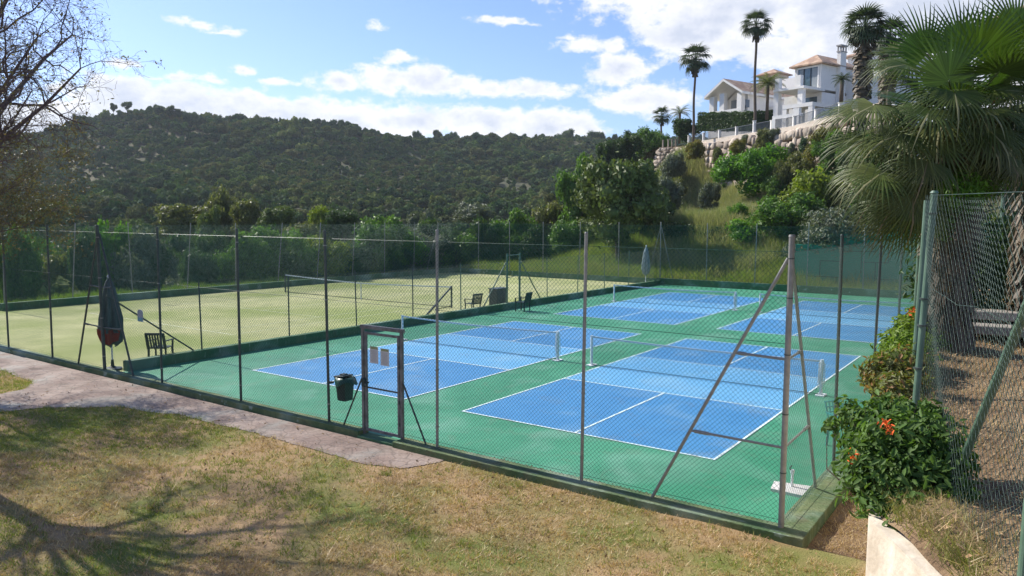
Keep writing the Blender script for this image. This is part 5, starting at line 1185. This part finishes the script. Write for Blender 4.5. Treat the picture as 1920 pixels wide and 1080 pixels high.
def fan_palm(u, v, d, label, custom, nrand, seed, tr=.27, rmax=1.0):
    rs = np.random.RandomState(seed); C = at(u, v, d); g = float(terr_z(C.x, C.y)); e = empty('fan_palm', (C.x, C.y, g), label, 'palm', 'big fan palms at the right edge')
    b = MB(); n = 12; H = C.z-g
    b.tube([(C.x+.04*sin(i), C.y+.03*cos(i*2), g-.1+H*i/n) for i in range(n+1)], [tr*(1.15 if i < 2 else .9+.12*(i % 2)) for i in range(n+1)], 14); b.build('trunk', M_palmbark, e, smooth=False)
    # leaf bases, old boots and hanging dead fronds
    Vs = []; Fs = []; o = 0
    for i in range(700):
        t = rs.rand()*6.28; z = g+.1+(H-.1)*rs.rand(); p = Vector((C.x+cos(t)*tr*.95, C.y+sin(t)*tr*.95, z)); fz = ((z-g)/H)**4; L_ = .16+.25*rs.rand()+.45*rs.rand()*fz; q = p+Vector((cos(t)*(.10+.35*fz), sin(t)*(.10+.35*fz), -L_ if rs.rand() < .7 else L_*.4)); sd = Vector((-sin(t), cos(t), 0))*.022
        Vs.append(np.array([(p-sd)[:], (p+sd)[:], (q+sd*.6)[:], (q-sd*.6)[:]])); Fs.append(np.array([[0, 1, 2, 3]])+o); o += 4
    link('old_leaf_bases', mesh_np('old_leaf_bases', np.concatenate(Vs)-np.array(e.location[:]), np.concatenate(Fs), M_skirt), e)
    def frond(hub, X, Nn, kind, s, var):
        M3 = orient(X, Nn).to_4x4(); f = link('frond', fanmesh(kind, var), e); f.matrix_local = Matrix.Translation(hub-e.location) @ M3 @ Matrix.Scale(s, 4)
        # petiole: a child of the frond, bent from the crown to the hub
        c0 = C+Vector((0, 0, -.1)); m_ = (c0+hub)/2+Vector((0, 0, .12*(hub-c0).length)); pb_ = MB(); inv = (Matrix.Translation(hub-e.location) @ M3 @ Matrix.Scale(s, 4)).inverted()
        pts = [inv @ (c0*(1-t)**2+m_*2*t*(1-t)+hub*t*t-e.location) for t in (0, .25, .5, .75, 1)]
        pb_.tube(pts, [.022/s, .017/s, .014/s, .012/s, .010/s], 6); pb_.build('petiole', LM['fano'], f, world=False, smooth=True)
    for (hu, hv, hd, ang, tilt, s, kind, nz) in custom:
        hub = at(hu, hv, hd); X = RT*cos(radians(ang))+UP*sin(radians(ang))-FW*sin(radians(tilt)); Nn = -FW*nz+UP*(1-nz)
        frond(hub, X, Nn, kind, s*(1 if kind == 'up' else .9), rs.randint(4))
    for i in range(nrand):
        t = i*2.4+rs.rand()*.6; el = radians(55-110*(i/nrand)+rs.normal(0, 8)); P = rmax*rs.uniform(.45, 1.0)
        dr = Vector((cos(el)*cos(t), cos(el)*sin(t), sin(el))); hub = C+dr*P; kind = 'up' if el > .5 else ('mid' if el > -.35 else 'hang')
        X = (dr+Vector((0, 0, {'up': -.1, 'mid': -.5, 'hang': -.9}[kind]))).normalized(); Nn = Vector((0, 0, 1)) if abs(X.z) < .8 else dr
        frond(hub, X, Nn, kind, rs.uniform(.68, .95), rs.randint(4))
    return e
cu = [(1779, 152, 8.75, 98, 5, .92, 'up', .95), (1803, 88, 9.5, 82, 0, .84, 'up', .9), (1738, 102, 9.7, 118, 0, .92, 'up', .85), (1640, 196, 8.9, 205, 15, 1.0, 'mid', .35), (1704, 120, 9.1, 190, 10, .9, 'mid', .4),
      (1655, 322, 8.9, 212, 15, 1.0, 'mid', .4), (1712, 366, 8.8, 262, 10, 1.0, 'hang', .5), (1790, 172, 8.6, 250, 45, .95, 'mid', .35), (1690, 250, 8.8, 200, 20, 1.05, 'mid', .4), (1625, 262, 9.3, 205, 5, .95, 'mid', .45),
      (1845, 92, 9.6, 62, 5, .9, 'up', .7), (1862, 168, 9.0, 350, 20, .95, 'mid', .4), (1835, 245, 8.8, 290, 30, .9, 'mid', .4), (1745, 205, 8.6, 225, 35, .95, 'mid', .4), (1740, 300, 8.7, 240, 25, 1.0, 'hang', .5), (1675, 385, 9.2, 235, 5, .9, 'hang', .5), (1600, 210, 9.6, 190, 0, .9, 'mid', .4),
      (1632, 312, 9.3, 215, 5, .95, 'mid', .35), (1668, 268, 9.5, 205, 0, .9, 'mid', .4), (1690, 400, 9.4, 250, 5, .95, 'hang', .5), (1722, 345, 9.0, 250, 5, 1.0, 'hang', .5), (1648, 360, 9.6, 230, 0, .95, 'hang', .5), (1735, 395, 9.1, 268, 5, .95, 'hang', .5), (1760, 260, 8.8, 250, 20, .95, 'mid', .4), (1815, 200, 8.9, 300, 25, .9, 'mid', .4), (1870, 260, 9.0, 300, 15, .95, 'mid', .4), (1885, 130, 9.2, 20, 10, .85, 'mid', .5), (1725, 165, 9.0, 170, 15, .85, 'mid', .5)]
fan_palm(1795, 235, 9.55, 'large fan palm with bright upright fronds behind the wire fence', cu, 54, 17, rmax=.95)
cu2 = [(1880, 120, 10.0, 130, 10, .9, 'up', .7), (1905, 60, 10.4, 110, 0, .95, 'up', .8), (1885, 215, 9.8, 190, 20, .95, 'mid', .4), (1900, 160, 9.7, 240, 30, .95, 'mid', .4)]
fan_palm(1965, 190, 10.3, 'second fan palm, cut by the right edge of the picture', cu2, 48, 23, rmax=1.0)

# ------------------------------------------------------------------ near shrubs with real leaves
def leaf6(rs, P, Nn, size, jit=.7, asp=.42):
    n = len(P); nn = Nn+rs.normal(0, jit, (n, 3)); nn /= np.linalg.norm(nn, axis=1, keepdims=True)+1e-9
    a = rs.normal(0, 1, (n, 3))+np.array([0, 0, -.6]); a -= (a*nn).sum(1, keepdims=True)*nn; a /= np.linalg.norm(a, axis=1, keepdims=True)+1e-9
    b = np.cross(nn, a); s = size*(.35+1.15*rs.random_sample((n, 1)))
    V = np.stack([P-a*s, P-a*s*.35-b*s*asp+nn*s*.16, P+a*s*.35-b*s*asp*.85+nn*s*.1, P+a*s*1.1-nn*s*.25, P+a*s*.35+b*s*asp*.85+nn*s*.1, P-a*s*.35+b*s*asp+nn*s*.16], 1).reshape(-1, 3)
    k = np.arange(n)[:, None]*6; return V, np.concatenate([k+np.array([[0, 1, 2, 3]]), k+np.array([[0, 3, 4, 5]])])
def near_bush(name, B, label, leaves, size, m_, seed, cat='shrub', stems=40, asp=.42, core=.55, root=None, group=None):
    """B: (u, v, depth, radius) lumps"""
    rs = np.random.RandomState(seed); C = [(at(u, v, d), r) for u, v, d, r in B]; c0 = C[0][0] if root is None else Vector(root); zb = min(c.z-r for c, r in C)
    e = empty(name, (c0.x, c0.y, zb if root is None else c0.z), label, cat, group); Vs = []; Fs = []; o = 0; A = np.array([r*r for _, r in C]); A = A/A.sum()
    for (c, r), a in zip(C, A):
        k = int(leaves*a)+8; d = rs.normal(0, 1, (k, 3)); d /= np.linalg.norm(d, axis=1, keepdims=True); lump = 1+.22*np.sin(d[:, 0]*6+seed)*np.cos(d[:, 1]*7+c.x*9)+.12*np.sin(d[:, 2]*13)
        q = np.array(c[:])+d*r*(.35+.72*rs.random_sample((k, 1))**.6)*lump[:, None]; V, Fc = leaf6(rs, q, d+np.array([0, 0, .5]), size, .7, asp); Vs.append(V); Fs.append(Fc+o); o += len(V)
    link('leaves', mesh_np('leaves', np.concatenate(Vs)-np.array(e.location[:]), np.concatenate(Fs), m_), e)
    b = MB()
    for i in range(stems):
        c, r = C[rs.randint(len(C))]; d = Vector(rs.normal(0, 1, 3)).normalized()*r*rs.uniform(.7, 1.25); b.tube([Vector((e.location.x, e.location.y, e.location.z)), (e.location+c)/2+Vector(rs.normal(0, .05, 3)), c+d], [.008, .005, .002], 4, False)
    b.build('stems', M_bark, e); return e
LM['lant'] = leafmat('leaf_lantana', (0.065, 0.130, 0.026), (0.115, 0.190, 0.045), trans=.35, scale=6, gloss=.6, isl=True)
LM['lant2'] = leafmat('leaf_lantana_dry', (0.11, 0.15, 0.035), (0.19, 0.18, 0.06), trans=.35, scale=6, c3=(.28, .15, .06), isl=True)
LM['lant3'] = leafmat('leaf_lantana_lime', (0.12, 0.20, 0.022), (0.18, 0.25, 0.04), trans=.4, scale=5, isl=True)
big = [(1690, 850, 6.2, .36), (1690, 830, 6.3, .30), (1640, 800, 6.6, .22), (1600, 788, 6.8, .13), (1745, 835, 6.2, .28), (1655, 900, 6.1, .32), (1735, 900, 6.0, .33), (1765, 915, 5.9, .22), (1700, 950, 5.8, .22), (1620, 855, 6.3, .2), (1655, 950, 5.9, .17), (1715, 965, 5.75, .12), (1600, 830, 6.5, .12), (1680, 780, 6.7, .2), (1740, 790, 6.5, .18)]
big = big+[(1585, 762, 6.9, .09), (1562, 800, 6.7, .08), (1800, 862, 5.9, .12), (1796, 930, 5.8, .11), (1700, 768, 6.6, .1), (1650, 762, 6.7, .1), (1610, 905, 6.2, .1), (1745, 772, 6.5, .09), (1680, 985, 5.6, .08), (1775, 965, 5.7, .1)]
big = [(u, v, d*.79, r*.78) for u, v, d, r in big]
eb = near_bush('flowering_bush', big, 'big leafy bush with orange flowers spilling over the cream wall', 8600, .027, LM['lant'], 31, stems=70, root=(10.12, -8.3, 2.65))
def flowers(e, pts, seed):
    rs = np.random.RandomState(seed)
    for (u, v, d, r) in pts:
        c = at(u, v, d*(.76 if e is eb else .97)); q = np.array(c[:])+rs.normal(0, r, (16, 3)); V, Fc = leaf6(rs, q, np.tile([0, -1, .4], (16, 1)), .012 if e is eb else .018, .8, .35); link('flower', mesh_np('flower', V-np.array(e.location[:]), Fc, mat('orange_flower', (.85, .10, .015), (.90, .20, .03), scale=30, rough=.5)), e)
flowers(eb, ((1665, 800, 6.1, .018), (1658, 792, 6.1, .016), (1599, 858, 6.2, .022), (1668, 808, 6.05, .01)), 5)
mid = [(1655, 700, 7.6, .2), (1640, 712, 7.8, .14), (1690, 740, 7.2, .24), (1700, 700, 7.6, .26), (1705, 770, 7.0, .2)]
near_bush('dry_bush', mid, 'yellowing reddish brown shrub between the big bush and the lime shrub', 3600, .030, LM['lant2'], 32, stems=60)
up = [(1690, 655, 8.6, .26), (1705, 625, 9.2, .22), (1700, 680, 8.2, .26), (1712, 600, 9.8, .16), (1715, 650, 8.5, .2)]
el_ = near_bush('lime_shrub', up, 'yellow green shrub along the right hand fence, topped with orange blooms', 3800, .032, LM['lant3'], 33, stems=50)
flowers(el_, ((1708, 592, 9.7, .035), (1704, 604, 9.6, .03), (1713, 583, 9.9, .025)), 6)
near_bush('climbing_ivy', [(1800, 350, 9.0, .22), (1825, 352, 9.1, .2), (1780, 365, 8.9, .18), (1850, 345, 9.3, .2), (1800, 380, 9.1, .2), (1770, 420, 9.4, .2)], 'green ivy climbing round the trunk of the near fan palm', 3600, .024, LM['bright'], 34, cat='ivy', stems=20)
near_bush('dark_shrub', [(1770, 520, 11.5, .5), (1780, 440, 11.8, .45), (1765, 600, 11, .4), (1830, 450, 12.3, .6), (1840, 540, 12.0, .5), (1800, 590, 11.5, .4), (1890, 500, 12.6, .6)], 'dark scrubby undergrowth behind the palm trunk', 9000, .045, LM['dark'], 35, stems=60)
near_bush('low_weed', [(1762, 640, 9.6, .16), (1740, 620, 9.8, .2)], 'low dark weed at the foot of the palm', 700, .03, LM['mid'], 36, stems=10)
near_bush('variegated_creeper', [(1560, 440, 48, 1.3), (1520, 455, 49, 1.0), (1600, 450, 47.5, 1.3), (1540, 425, 49, 1.2), (1490, 470, 49.5, .8), (1630, 445, 47, 1.2), (1580, 425, 48, 1.4)], 'pale leafy creeper hanging over the top of the green block wall', 9000, .10, LM['grey'], 37, cat='creeper', stems=30)

# ------------------------------------------------------------------ trees and shrubs around the courts
G1 = 'trees beyond the tennis turf'; G2 = 'shrubs on the slope below the villas'; G3 = 'trees on the far skyline'; G4 = 'small shrubs growing in the boulder wall'
T = [
 ('tree',345,383,450,115,82,'olive','rounded olive brown tree, leftmost of the tall clump'),
 ('tree',425,350,450,95,84,'olive','tallest tree of the olive brown clump'),
 ('tree',468,372,450,70,80,'olive','olive brown tree at the right end of the tall clump'),
 ('tree',395,392,455,70,80,'pine','dull brownish tree in the middle of the tall clump'),
 ('tree',520,385,455,78,76,'pine','golden brown tree right of the tall clump'),
 ('tree',605,388,470,60,74,'yellow','yellowish pointed tree before the dark conifer'),
 ('tree',638,392,452,80,73,'dark','dark conifer beside the yellowish pointed tree'),
 ('tree',570,415,480,70,70,'olive','low olive tree left of the yellowish pointed tree'),
 ('tree',90,440,560,150,80,'teal','dark blue green tree at the left beyond the turf'),
 ('tree',20,430,555,130,84,'dark','very dark tree at the left edge beyond the turf'),
 ('tree',190,452,560,120,74,'teal','blue green tree behind the near parasol'),
 ('tree',262,455,550,110,70,'teal','blue green tree between the first two fence posts right of the parasol'),
 ('tree',308,462,550,72,62,'mid','lighter green tree left of the tall dark tree'),
 ('tree',360,430,560,120,66,'teal','tall dark green tree below the olive clump'),
 ('tree',350,500,560,90,55,'grey','silvery bush at the foot of the tall dark green tree'),
 ('tree',425,505,560,90,54,'grey','silvery olive bush near the middle of the turf wall'),
 ('tree',450,458,545,44,60,'brown','rusty brown dying tree'),
 ('tree',510,430,560,100,58,'dark','dark tree right of the rusty brown tree'),
 ('tree',500,458,480,36,57,'brown','rusty patch shrub in front of the dark tree'),
 ('tree',575,462,548,100,55,'dark','dark green tree left of the yellow topped bush'),
 ('tree',618,440,500,120,54,'yellow','bright yellow green flat topped bush'),
 ('tree',650,480,545,110,52,'dark','dark bush under the yellow green top'),
 ('tree',715,408,520,120,60,'mid','full green tree behind the middle of the tennis net'),
 ('tree',745,450,530,90,55,'teal','shaded green bush right of the tennis net'),
 ('tree',790,392,470,70,68,'grey','feathery pale green tree behind the third post'),
 ('tree',800,450,520,100,54,'mid','mid green bush left of the far corner'),
 ('tree',890,378,432,90,86,'grey','grey olive tree standing high behind the corner'),
 ('tree',905,412,490,90,62,'dark','dark green tree behind the tennis corner'),
 ('tree',960,398,480,100,60,'mid','broad tree with a bright top above the gateway'),
 ('tree',1005,425,488,90,56,'dark','dark round tree right of the gateway'),
 ('tree',1060,415,490,90,56,'mid','green tree left of the big pine'),
 ('tree',860,440,500,90,58,'mid','bushy green tree above the weeds at the corner'),
 ('tree',1085,300,440,110,72,'mid','light green tree on the left flank of the big pine'),
 ('tree',1160,296,455,182,60,'pine','big dark spreading pine below the boulder wall'),
 ('tree',1215,345,460,110,57,'pine','right hand bough mass of pines next to the dry slope'),
 ('tree',1130,380,470,120,58,'pine','dusky pine in front of the light green tree'),
 ('tree',1040,380,450,90,74,'olive','olive green tree between the corner and the pine'),
 ('tree',1178,248,305,74,110,'dark','nearly black tree crown on the skyline'),
 ('tree',1140,265,330,60,110,'dark','dark tree left of the nearly black crown'),
 ('tree',1222,240,310,66,114,'mid','green tree just left of the railing end'),
 ('tree',1290,418,480,110,53,'dark','dark shadowy bush at the bottom of the dry slope'),
 ('tree',1360,425,480,100,52,'dark','dark bush behind the back fence under the green slope'),
]
for (cat, u, vt, vb, w, d, kd, lb) in T: tree('bushy_tree', u, vt, vb, w, d, kd, lb, 'tree', G1, var=TN[0] % 4)
_rb = np.random.RandomState(77); _o = 'first second third fourth fifth sixth seventh eighth ninth tenth eleventh twelfth thirteenth fourteenth fifteenth sixteenth seventeenth eighteenth nineteenth twentieth'.split()
for i in range(20):
    u_ = 20+i*50+_rb.randint(-14, 14); dd_ = 50+_rb.rand()*10+(i > 15)*2; tree('belt_bush', u_, 438+_rb.randint(-26, 30)+(-8 if i > 12 else 0), 545 if i < 14 else 500, 64+_rb.randint(0, 70), dd_, ['mid', 'teal', 'dark', 'mid', 'olive', 'grey', 'dark', 'mid', 'bright', 'teal'][i*7 % 10], _o[i]+' low bush from the left in the green belt beyond the turf', 'bush', 'low bushes in the belt beyond the turf', var=i % 4, trunk=False)
SH = [
 (1410,272,358,130,72,'bright','large bright green round shrub under the boulder wall'),
 (1360,305,345,50,74,'mid','darker shrub on the left of the bright round shrub'),
 (1520,318,420,150,58,'yellow','broad yellow green shrub on the slope'),
 (1465,365,440,130,55,'mid','green shrub below the broad yellow green one'),
 (1420,400,470,130,52,'bright','bright leafy shrub low on the slope by the back fence'),
 (1510,400,450,100,50,'dark','dark hollow shrub beside the creeper'),
 (1570,252,345,120,64,'mid','green shrub in front of the right villa garden'),
 (1545,235,300,60,66,'gold','orange tinged shrub left of the palm fronds'),
 (1262,285,345,56,92,'grey','grey shrub at the left end of the boulder wall'),
 (1302,262,300,48,90,'gold','yellow olive shrub high on the boulder wall'),
 (1432,242,282,44,79,'olive','dull olive shrub growing below the tall pillar'),
 (1484,268,296,26,73,'grey','small grey green shrub on the right boulders'),
 (1384,262,292,36,83,'gold','small golden shrub under the railing'),
 (1346,275,300,24,86,'olive','tiny olive shrub on the middle boulders'),
 (1500,285,350,60,70,'olive','olive brown shrub right of the bright round shrub'),
 (1468,300,360,50,68,'olive','olive shrub between bright shrub and boulders'),
 (1600,330,440,110,56,'olive','olive shrub behind the palm fronds'),
 (1250,335,400,60,72,'grey','pale shrub between the pines and the dry slope'),
 (1400,252,272,30,84,'grey','tiny grey shrub beside the pillar foot'),
 (1650,260,420,110,50,'mid','green shrub hidden behind the hanging fronds'),
 (1452,240,262,34,78,'grey','grey shrub right of the tall pillar'),
 (1330,345,400,46,78,'grey','silvery shrub in the middle of the dry slope'),
 (1300,395,445,70,66,'mid','green shrub at the lower left of the dry slope'),
 (1380,385,430,60,62,'bright','fresh green shrub at the foot of the dry slope'),
 (1455,330,372,60,68,'mid','green shrub right of the dry slope'),
 (1268,330,372,44,84,'olive','olive shrub at the upper left of the dry slope'),
 (1610,250,330,90,56,'dark','dark green shrub above the hanging fronds'),
 (1510,255,285,30,72,'teal','dusky shrub at the head of the right boulders'),
]
for (u, vt, vb, w, d, kd, lb) in SH: tree('slope_shrub', u, vt, vb, w, d, kd, lb, 'shrub', G2, var=TN[0] % 4, trunk=False, base=at(u, vb, d).z-.2)
# hedge before the gabled villa
def hedge(us, d0, d1, vt, vb, kd, label):
    P0 = at(us[0], vb, d0); P1 = at(us[1], vb, d1); e = empty('hedge', (P0.x, P0.y, P0.z), label, 'hedge'); rs = np.random.RandomState(6); Ld = (P1-P0).length; h = at(us[0], vt, d0).z-P0.z
    n = int(Ld*650); f = rs.rand(n); sidev = rs.randint(0, 3, n); dx = (P1-P0).normalized(); nr_ = Vector((dx.y, -dx.x, 0)); 
    if (CAM-P0).dot(nr_) < 0: nr_ = -nr_
    z = np.where(sidev == 1, h, h*rs.rand(n)); w = np.where(sidev == 1, rs.uniform(-.5, .5, n), .5)+rs.normal(0, .06, n)
    P = np.array(P0[:])+np.outer(f, np.array((P1-P0)[:]))+np.outer(w, np.array(nr_[:]))+np.outer(z+rs.normal(0, .07, n)+.1*np.sin(f*40), [0, 0, 1])
    Nn = np.where((sidev == 1)[:, None], np.array([0, 0, 1.]), np.array(nr_[:])); V, Fc = cards(rs, P, Nn, .10, .5, .6)
    link('foliage', mesh_np('foliage', V-np.array(e.location[:]), Fc, LM[kd]), e)
    b = MB(); b.bar(P0+Vector((0, 0, h*.45)), P1+Vector((0, 0, h*.45)), .85, h*.9); b.build('inner_branches', LM[kd], e)
hedge((1312, 1452), 98, 88, 214, 246, 'dark', 'dark clipped hedge in front of the gabled villa')
tree('slope_shrub', 1285, 222, 262, 60, 100, 'dark', 'dark shrub at the left end of the clipped hedge', 'shrub', G2, trunk=False, base=at(1285, 262, 100).z)
# ridge trees seen one by one
def lab_r(i): return ('first second third fourth fifth sixth seventh eighth ninth tenth eleventh twelfth thirteenth fourteenth fifteenth sixteenth seventeenth eighteenth'.split()[i])+' dark tree on the ridge line counting right from the lone pines'
RG = [(213,193,208,17,372,'dark','umbrella pine'),(238,190,205,22,370,'dark','umbrella pine')]
for u, vt, vb, w, d, kd, _ in RG: tree('umbrella_pine', u, vt, vb, w, d, kd, 'left of the two lone pines on the hill top' if u == 213 else 'right of the two lone pines on the hill top', 'tree', 'lone pines on the hill top')
for i, (u, v, w, kd) in enumerate([(297,196,24,'teal'),(318,198,26,'dark'),(336,204,20,'dark'),(352,208,18,'teal'),(368,212,16,'dark'),(407,216,24,'dark'),(495,219,18,'dark'),(527,220,12,'dark'),(567,219,16,'teal'),(640,224,18,'dark'),(668,232,20,'dark'),(780,244,18,'teal'),(820,243,22,'dark'),(850,246,20,'teal'),(1060,243,44,'dark'),(1120,247,48,'dark'),(1152,251,14,'dark'),(960,249,22,'teal')]):
    Q = min(ridge, key=lambda q: abs(q[0]-u)); tree('ridge_tree', u, v, v+int(max(14, w*.75)), w, Q[2]-4, kd, lab_r(i), 'tree', 'similar trees along the ridge line', trunk=True)

# ------------------------------------------------------------------ weeds and tall grass (uncountable)
def tall_grass(name, pts, n, h, w, m_, label, seed, per=7, spread=.18, lean=.35):
    rs = np.random.RandomState(seed); X = []; Y = []
    poly = pts; a = rs.randint(0, len(poly)-2, n) if False else None
    xs = [p[0] for p in pts]; ys = [p[1] for p in pts]; X = rs.uniform(min(xs), max(xs), n*3); Y = rs.uniform(min(ys), max(ys), n*3)
    ins = np.zeros(len(X), bool); j = len(pts)-1
    for i in range(len(pts)):
        c = ((ys[i] > Y) != (ys[j] > Y)) & (X < (xs[j]-xs[i])*(Y-ys[i])/(ys[j]-ys[i]+1e-12)+xs[i]); ins ^= c; j = i
    X, Y = X[ins][:n], Y[ins][:n]; hh = h*(.6+.5*np.clip(noise2(X, Y, .8, seed)+.6, 0, 1.4))
    V, Fc = blades(rs, X, Y, terr(X, Y)-.05, hh, w, lean, per, spread); return tag(link(name, mesh_np(name, V, Fc, m_)), label, kind='stuff', cat='grass')
M_w1 = leafmat('weed_green', (0.120, 0.210, 0.030), (0.180, 0.270, 0.048), trans=.4, scale=.6, c3=(.24, .26, .07), isl=True)
M_w2 = leafmat('weed_bank', (0.185, 0.285, 0.050), (0.275, 0.320, 0.090), trans=.35, scale=.5, c3=(.33, .29, .14), isl=True)
M_w3 = leafmat('dry_slope', (0.36, 0.34, 0.18), (0.23, 0.28, 0.11), trans=.3, scale=.35, c3=(.48, .42, .27), isl=True)
M_w4 = leafmat('slope_green', (0.110, 0.160, 0.035), (0.170, 0.200, 0.055), trans=.35, scale=.5)
tall_grass('weeds', [(-37, -6), (-29.8, 0), (-29.8, 36), (-36, 38)], 9000, .55, .03, M_w1, 'bright green weeds beyond the far side wall', 3)
tall_grass('bank_grass', [(-29, 35.5), (8.5, 35.5), (8, 44), (-26, 47)], 26000, .75, .022, M_w2, 'tall grass bank behind the back fence', 4)
c1 = [at(1225, 320, 103), at(1300, 335, 99), at(1420, 350, 90), at(1480, 400, 62), at(1440, 450, 52), at(1270, 450, 52), at(1235, 420, 62)]
tall_grass('dry_grass_slope', [(p.x, p.y) for p in c1], 42000, .95, .030, M_w3, 'pale dry grass covering the slope below the boulder wall', 5, spread=.25)
c2 = [at(1480, 350, 75), at(1560, 345, 68), at(1660, 345, 62), at(1660, 440, 46), at(1440, 450, 48), at(1430, 400, 60)]
tall_grass('slope_grass', [(p.x, p.y) for p in c2], 14000, .7, .03, M_w4, 'green undergrowth between the slope shrubs', 6)

# ------------------------------------------------------------------ bare tree at the left, trunk out of frame
def bare_tree(base, fork_z, limbs, seed, name, label, twig_mat, leaf=.2, maxlev=3, dens=.84):
    rs = np.random.RandomState(seed); e = empty(name, base, label, 'tree'); Bq = Vector(base)
    fork = Bq+Vector((.25, .1, fork_z)); b = MB(); b.tube([Bq+Vector((0, 0, -.3)), Bq+Vector((.05, 0, fork_z*.4)), fork], [.26, .19, .16], 12); b.build('trunk', M_barkp, e, smooth=True)
    bb = MB(); tw = MB(); LP = []
    def grow(p, d, Ln, r, lev):
        n = 5 if lev < 2 else 4; pts = [p.copy()]; rad = [r]; q = p.copy(); dd = d.copy()
        for i in range(n):
            dd = (dd+Vector(rs.normal(0, .24+.05*lev, 3))+Vector((0, 0, .04 if lev < 2 else -.05))).normalized(); q = q+dd*Ln/n; pts.append(q.copy()); rad.append(max(r*(1-.62*(i+1)/n), .0028))
            if lev < maxlev and i > 0:
                for _ in range(2):
                    if rs.rand() < dens:
                        s_ = Vector(rs.normal(0, 1, 3)); s_ = (s_-dd*s_.dot(dd)).normalized(); grow(q, (dd*.75+s_*.75).normalized(), Ln*rs.uniform(.38, .62), rad[-1]*.6, lev+1)
        (bb if lev <= 1 else tw).tube(pts, rad, 7 if lev < 2 else 3, False)
        if lev >= maxlev-1:
            for pp in pts[1:]: LP.append(pp+Vector(rs.normal(0, .05, 3)))
    for lb_ in limbs:
        tgt, r = (Vector(lb_[:3]), lb_[3]) if len(lb_) == 5 else (at(*lb_[:3]), lb_[3])
        r *= 1.15 if len(lb_) == 5 else .8; dv = tgt-fork; Ln = dv.length; mid_ = fork+dv*.5+Vector((0, 0, .10*Ln)); pts = [fork, (fork+mid_)/2+Vector((0, 0, .05*Ln)), mid_, (mid_+tgt)/2+Vector(rs.normal(0, .1, 3)), tgt]
        rad = [r, r*.8, r*.62, r*.42, r*.22]; bb.tube(pts, rad, 8, False)
        for j in (1, 2, 3, 4):
            for _ in range(3 if j > 1 else 1):
                s_ = Vector(rs.normal(0, 1, 3)); dd = (pts[j]-pts[j-1]).normalized(); s_ = (s_-dd*s_.dot(dd)).normalized(); grow(pts[j], (dd*.8+s_*.7).normalized(), Ln*rs.uniform(.17, .30), rad[j]*.6, 1)
    bb.build('branches', M_barkp, e, smooth=True); tw.build('twigs', twig_mat, e)
    if leaf:
        P = np.array([p[:] for p in LP]); P = P[rs.rand(len(P)) < leaf]; P = np.concatenate([P]+[P+rs.normal(0, .12, P.shape)]*(2 if leaf > .4 else 0)); V, Fc = cards(rs, P, rs.normal(0, 1, P.shape), .03, .45, .5)
        link('leaves', mesh_np('leaves', V-np.array(e.location[:]), Fc, leafmat('bare_tree_leaf', (.15, .10, .055), (.14, .14, .04), trans=.3, scale=3)), e)
    return e
bare_tree((-5.5, -8.6, 0), 3.7, [(70, 70, 13.2, .085), (20, -60, 13.0, .08), (60, 170, 13.8, .06), (40, 130, 12.5, .05), (-60, -250, 12.5, .09), (-10, 230, 14.5, .055), (-250, -300, 14.5, .08), (-200, -150, 18, .07), (-500, -150, 13, .08), (-150, -100, 9.5, .075), (110, -190, 14.0, .07), (-330, 60, 11.5, .06), (60, -380, 12.5, .07), (-9, -6, 7.5, .08, 0), (-10, -9, 8, .09, 0), (-7, -5, 8.5, .07, 0), (-8.5, -10.5, 7, .08, 0), (-3.8, -6.4, 7.2, .06, 0)], 41, 'bare_tree', 'nearly leafless tree whose purplish branches reach in at the top left', M_barkp)
bare_tree((-14.2, -6.6, 0), 2.4, [(60, 330, 20, .05), (90, 400, 20.5, .04), (20, 290, 20, .05), (-60, 200, 20, .07), (-120, 100, 18, .07), (-300, 50, 20, .07), (-100, 60, 24, .06), (-150, 330, 17, .05), (-13, -5, 7, .07, 0), (-16, -8, 7, .08, 0), (-11.5, -7.5, 6.5, .07, 0), (-14, -9.5, 6.8, .07, 0), (50, 370, 20.5, .04), (10, 420, 20, .04), (70, 310, 21, .04)], 47, 'twiggy_tree', 'brownish twiggy tree with sparse leaves at the left edge', M_bark, leaf=.5)

# ------------------------------------------------------------------ air
zlo = min(TERR_MIN, -3)-1; hz = MB(); hz.box((0, 0, (zlo+70)/2), (2600, 2600, 70-zlo)); ho = hz.build('haze', None, None); tag(ho, 'thin bluish air over the valley', kind='stuff')
hm = bpy.data.materials.new('haze'); hm.use_nodes = True; t = hm.node_tree; t.nodes.clear(); o_ = t.nodes.new('ShaderNodeOutputMaterial'); vp = t.nodes.new('ShaderNodeVolumePrincipled')
vp.inputs['Color'].default_value = (.82, .90, 1.0, 1); vp.inputs['Density'].default_value = 0.00017; vp.inputs['Anisotropy'].default_value = 0.2; t.links.new(vp.outputs[0], o_.inputs['Volume']); ho.data.materials.append(hm)
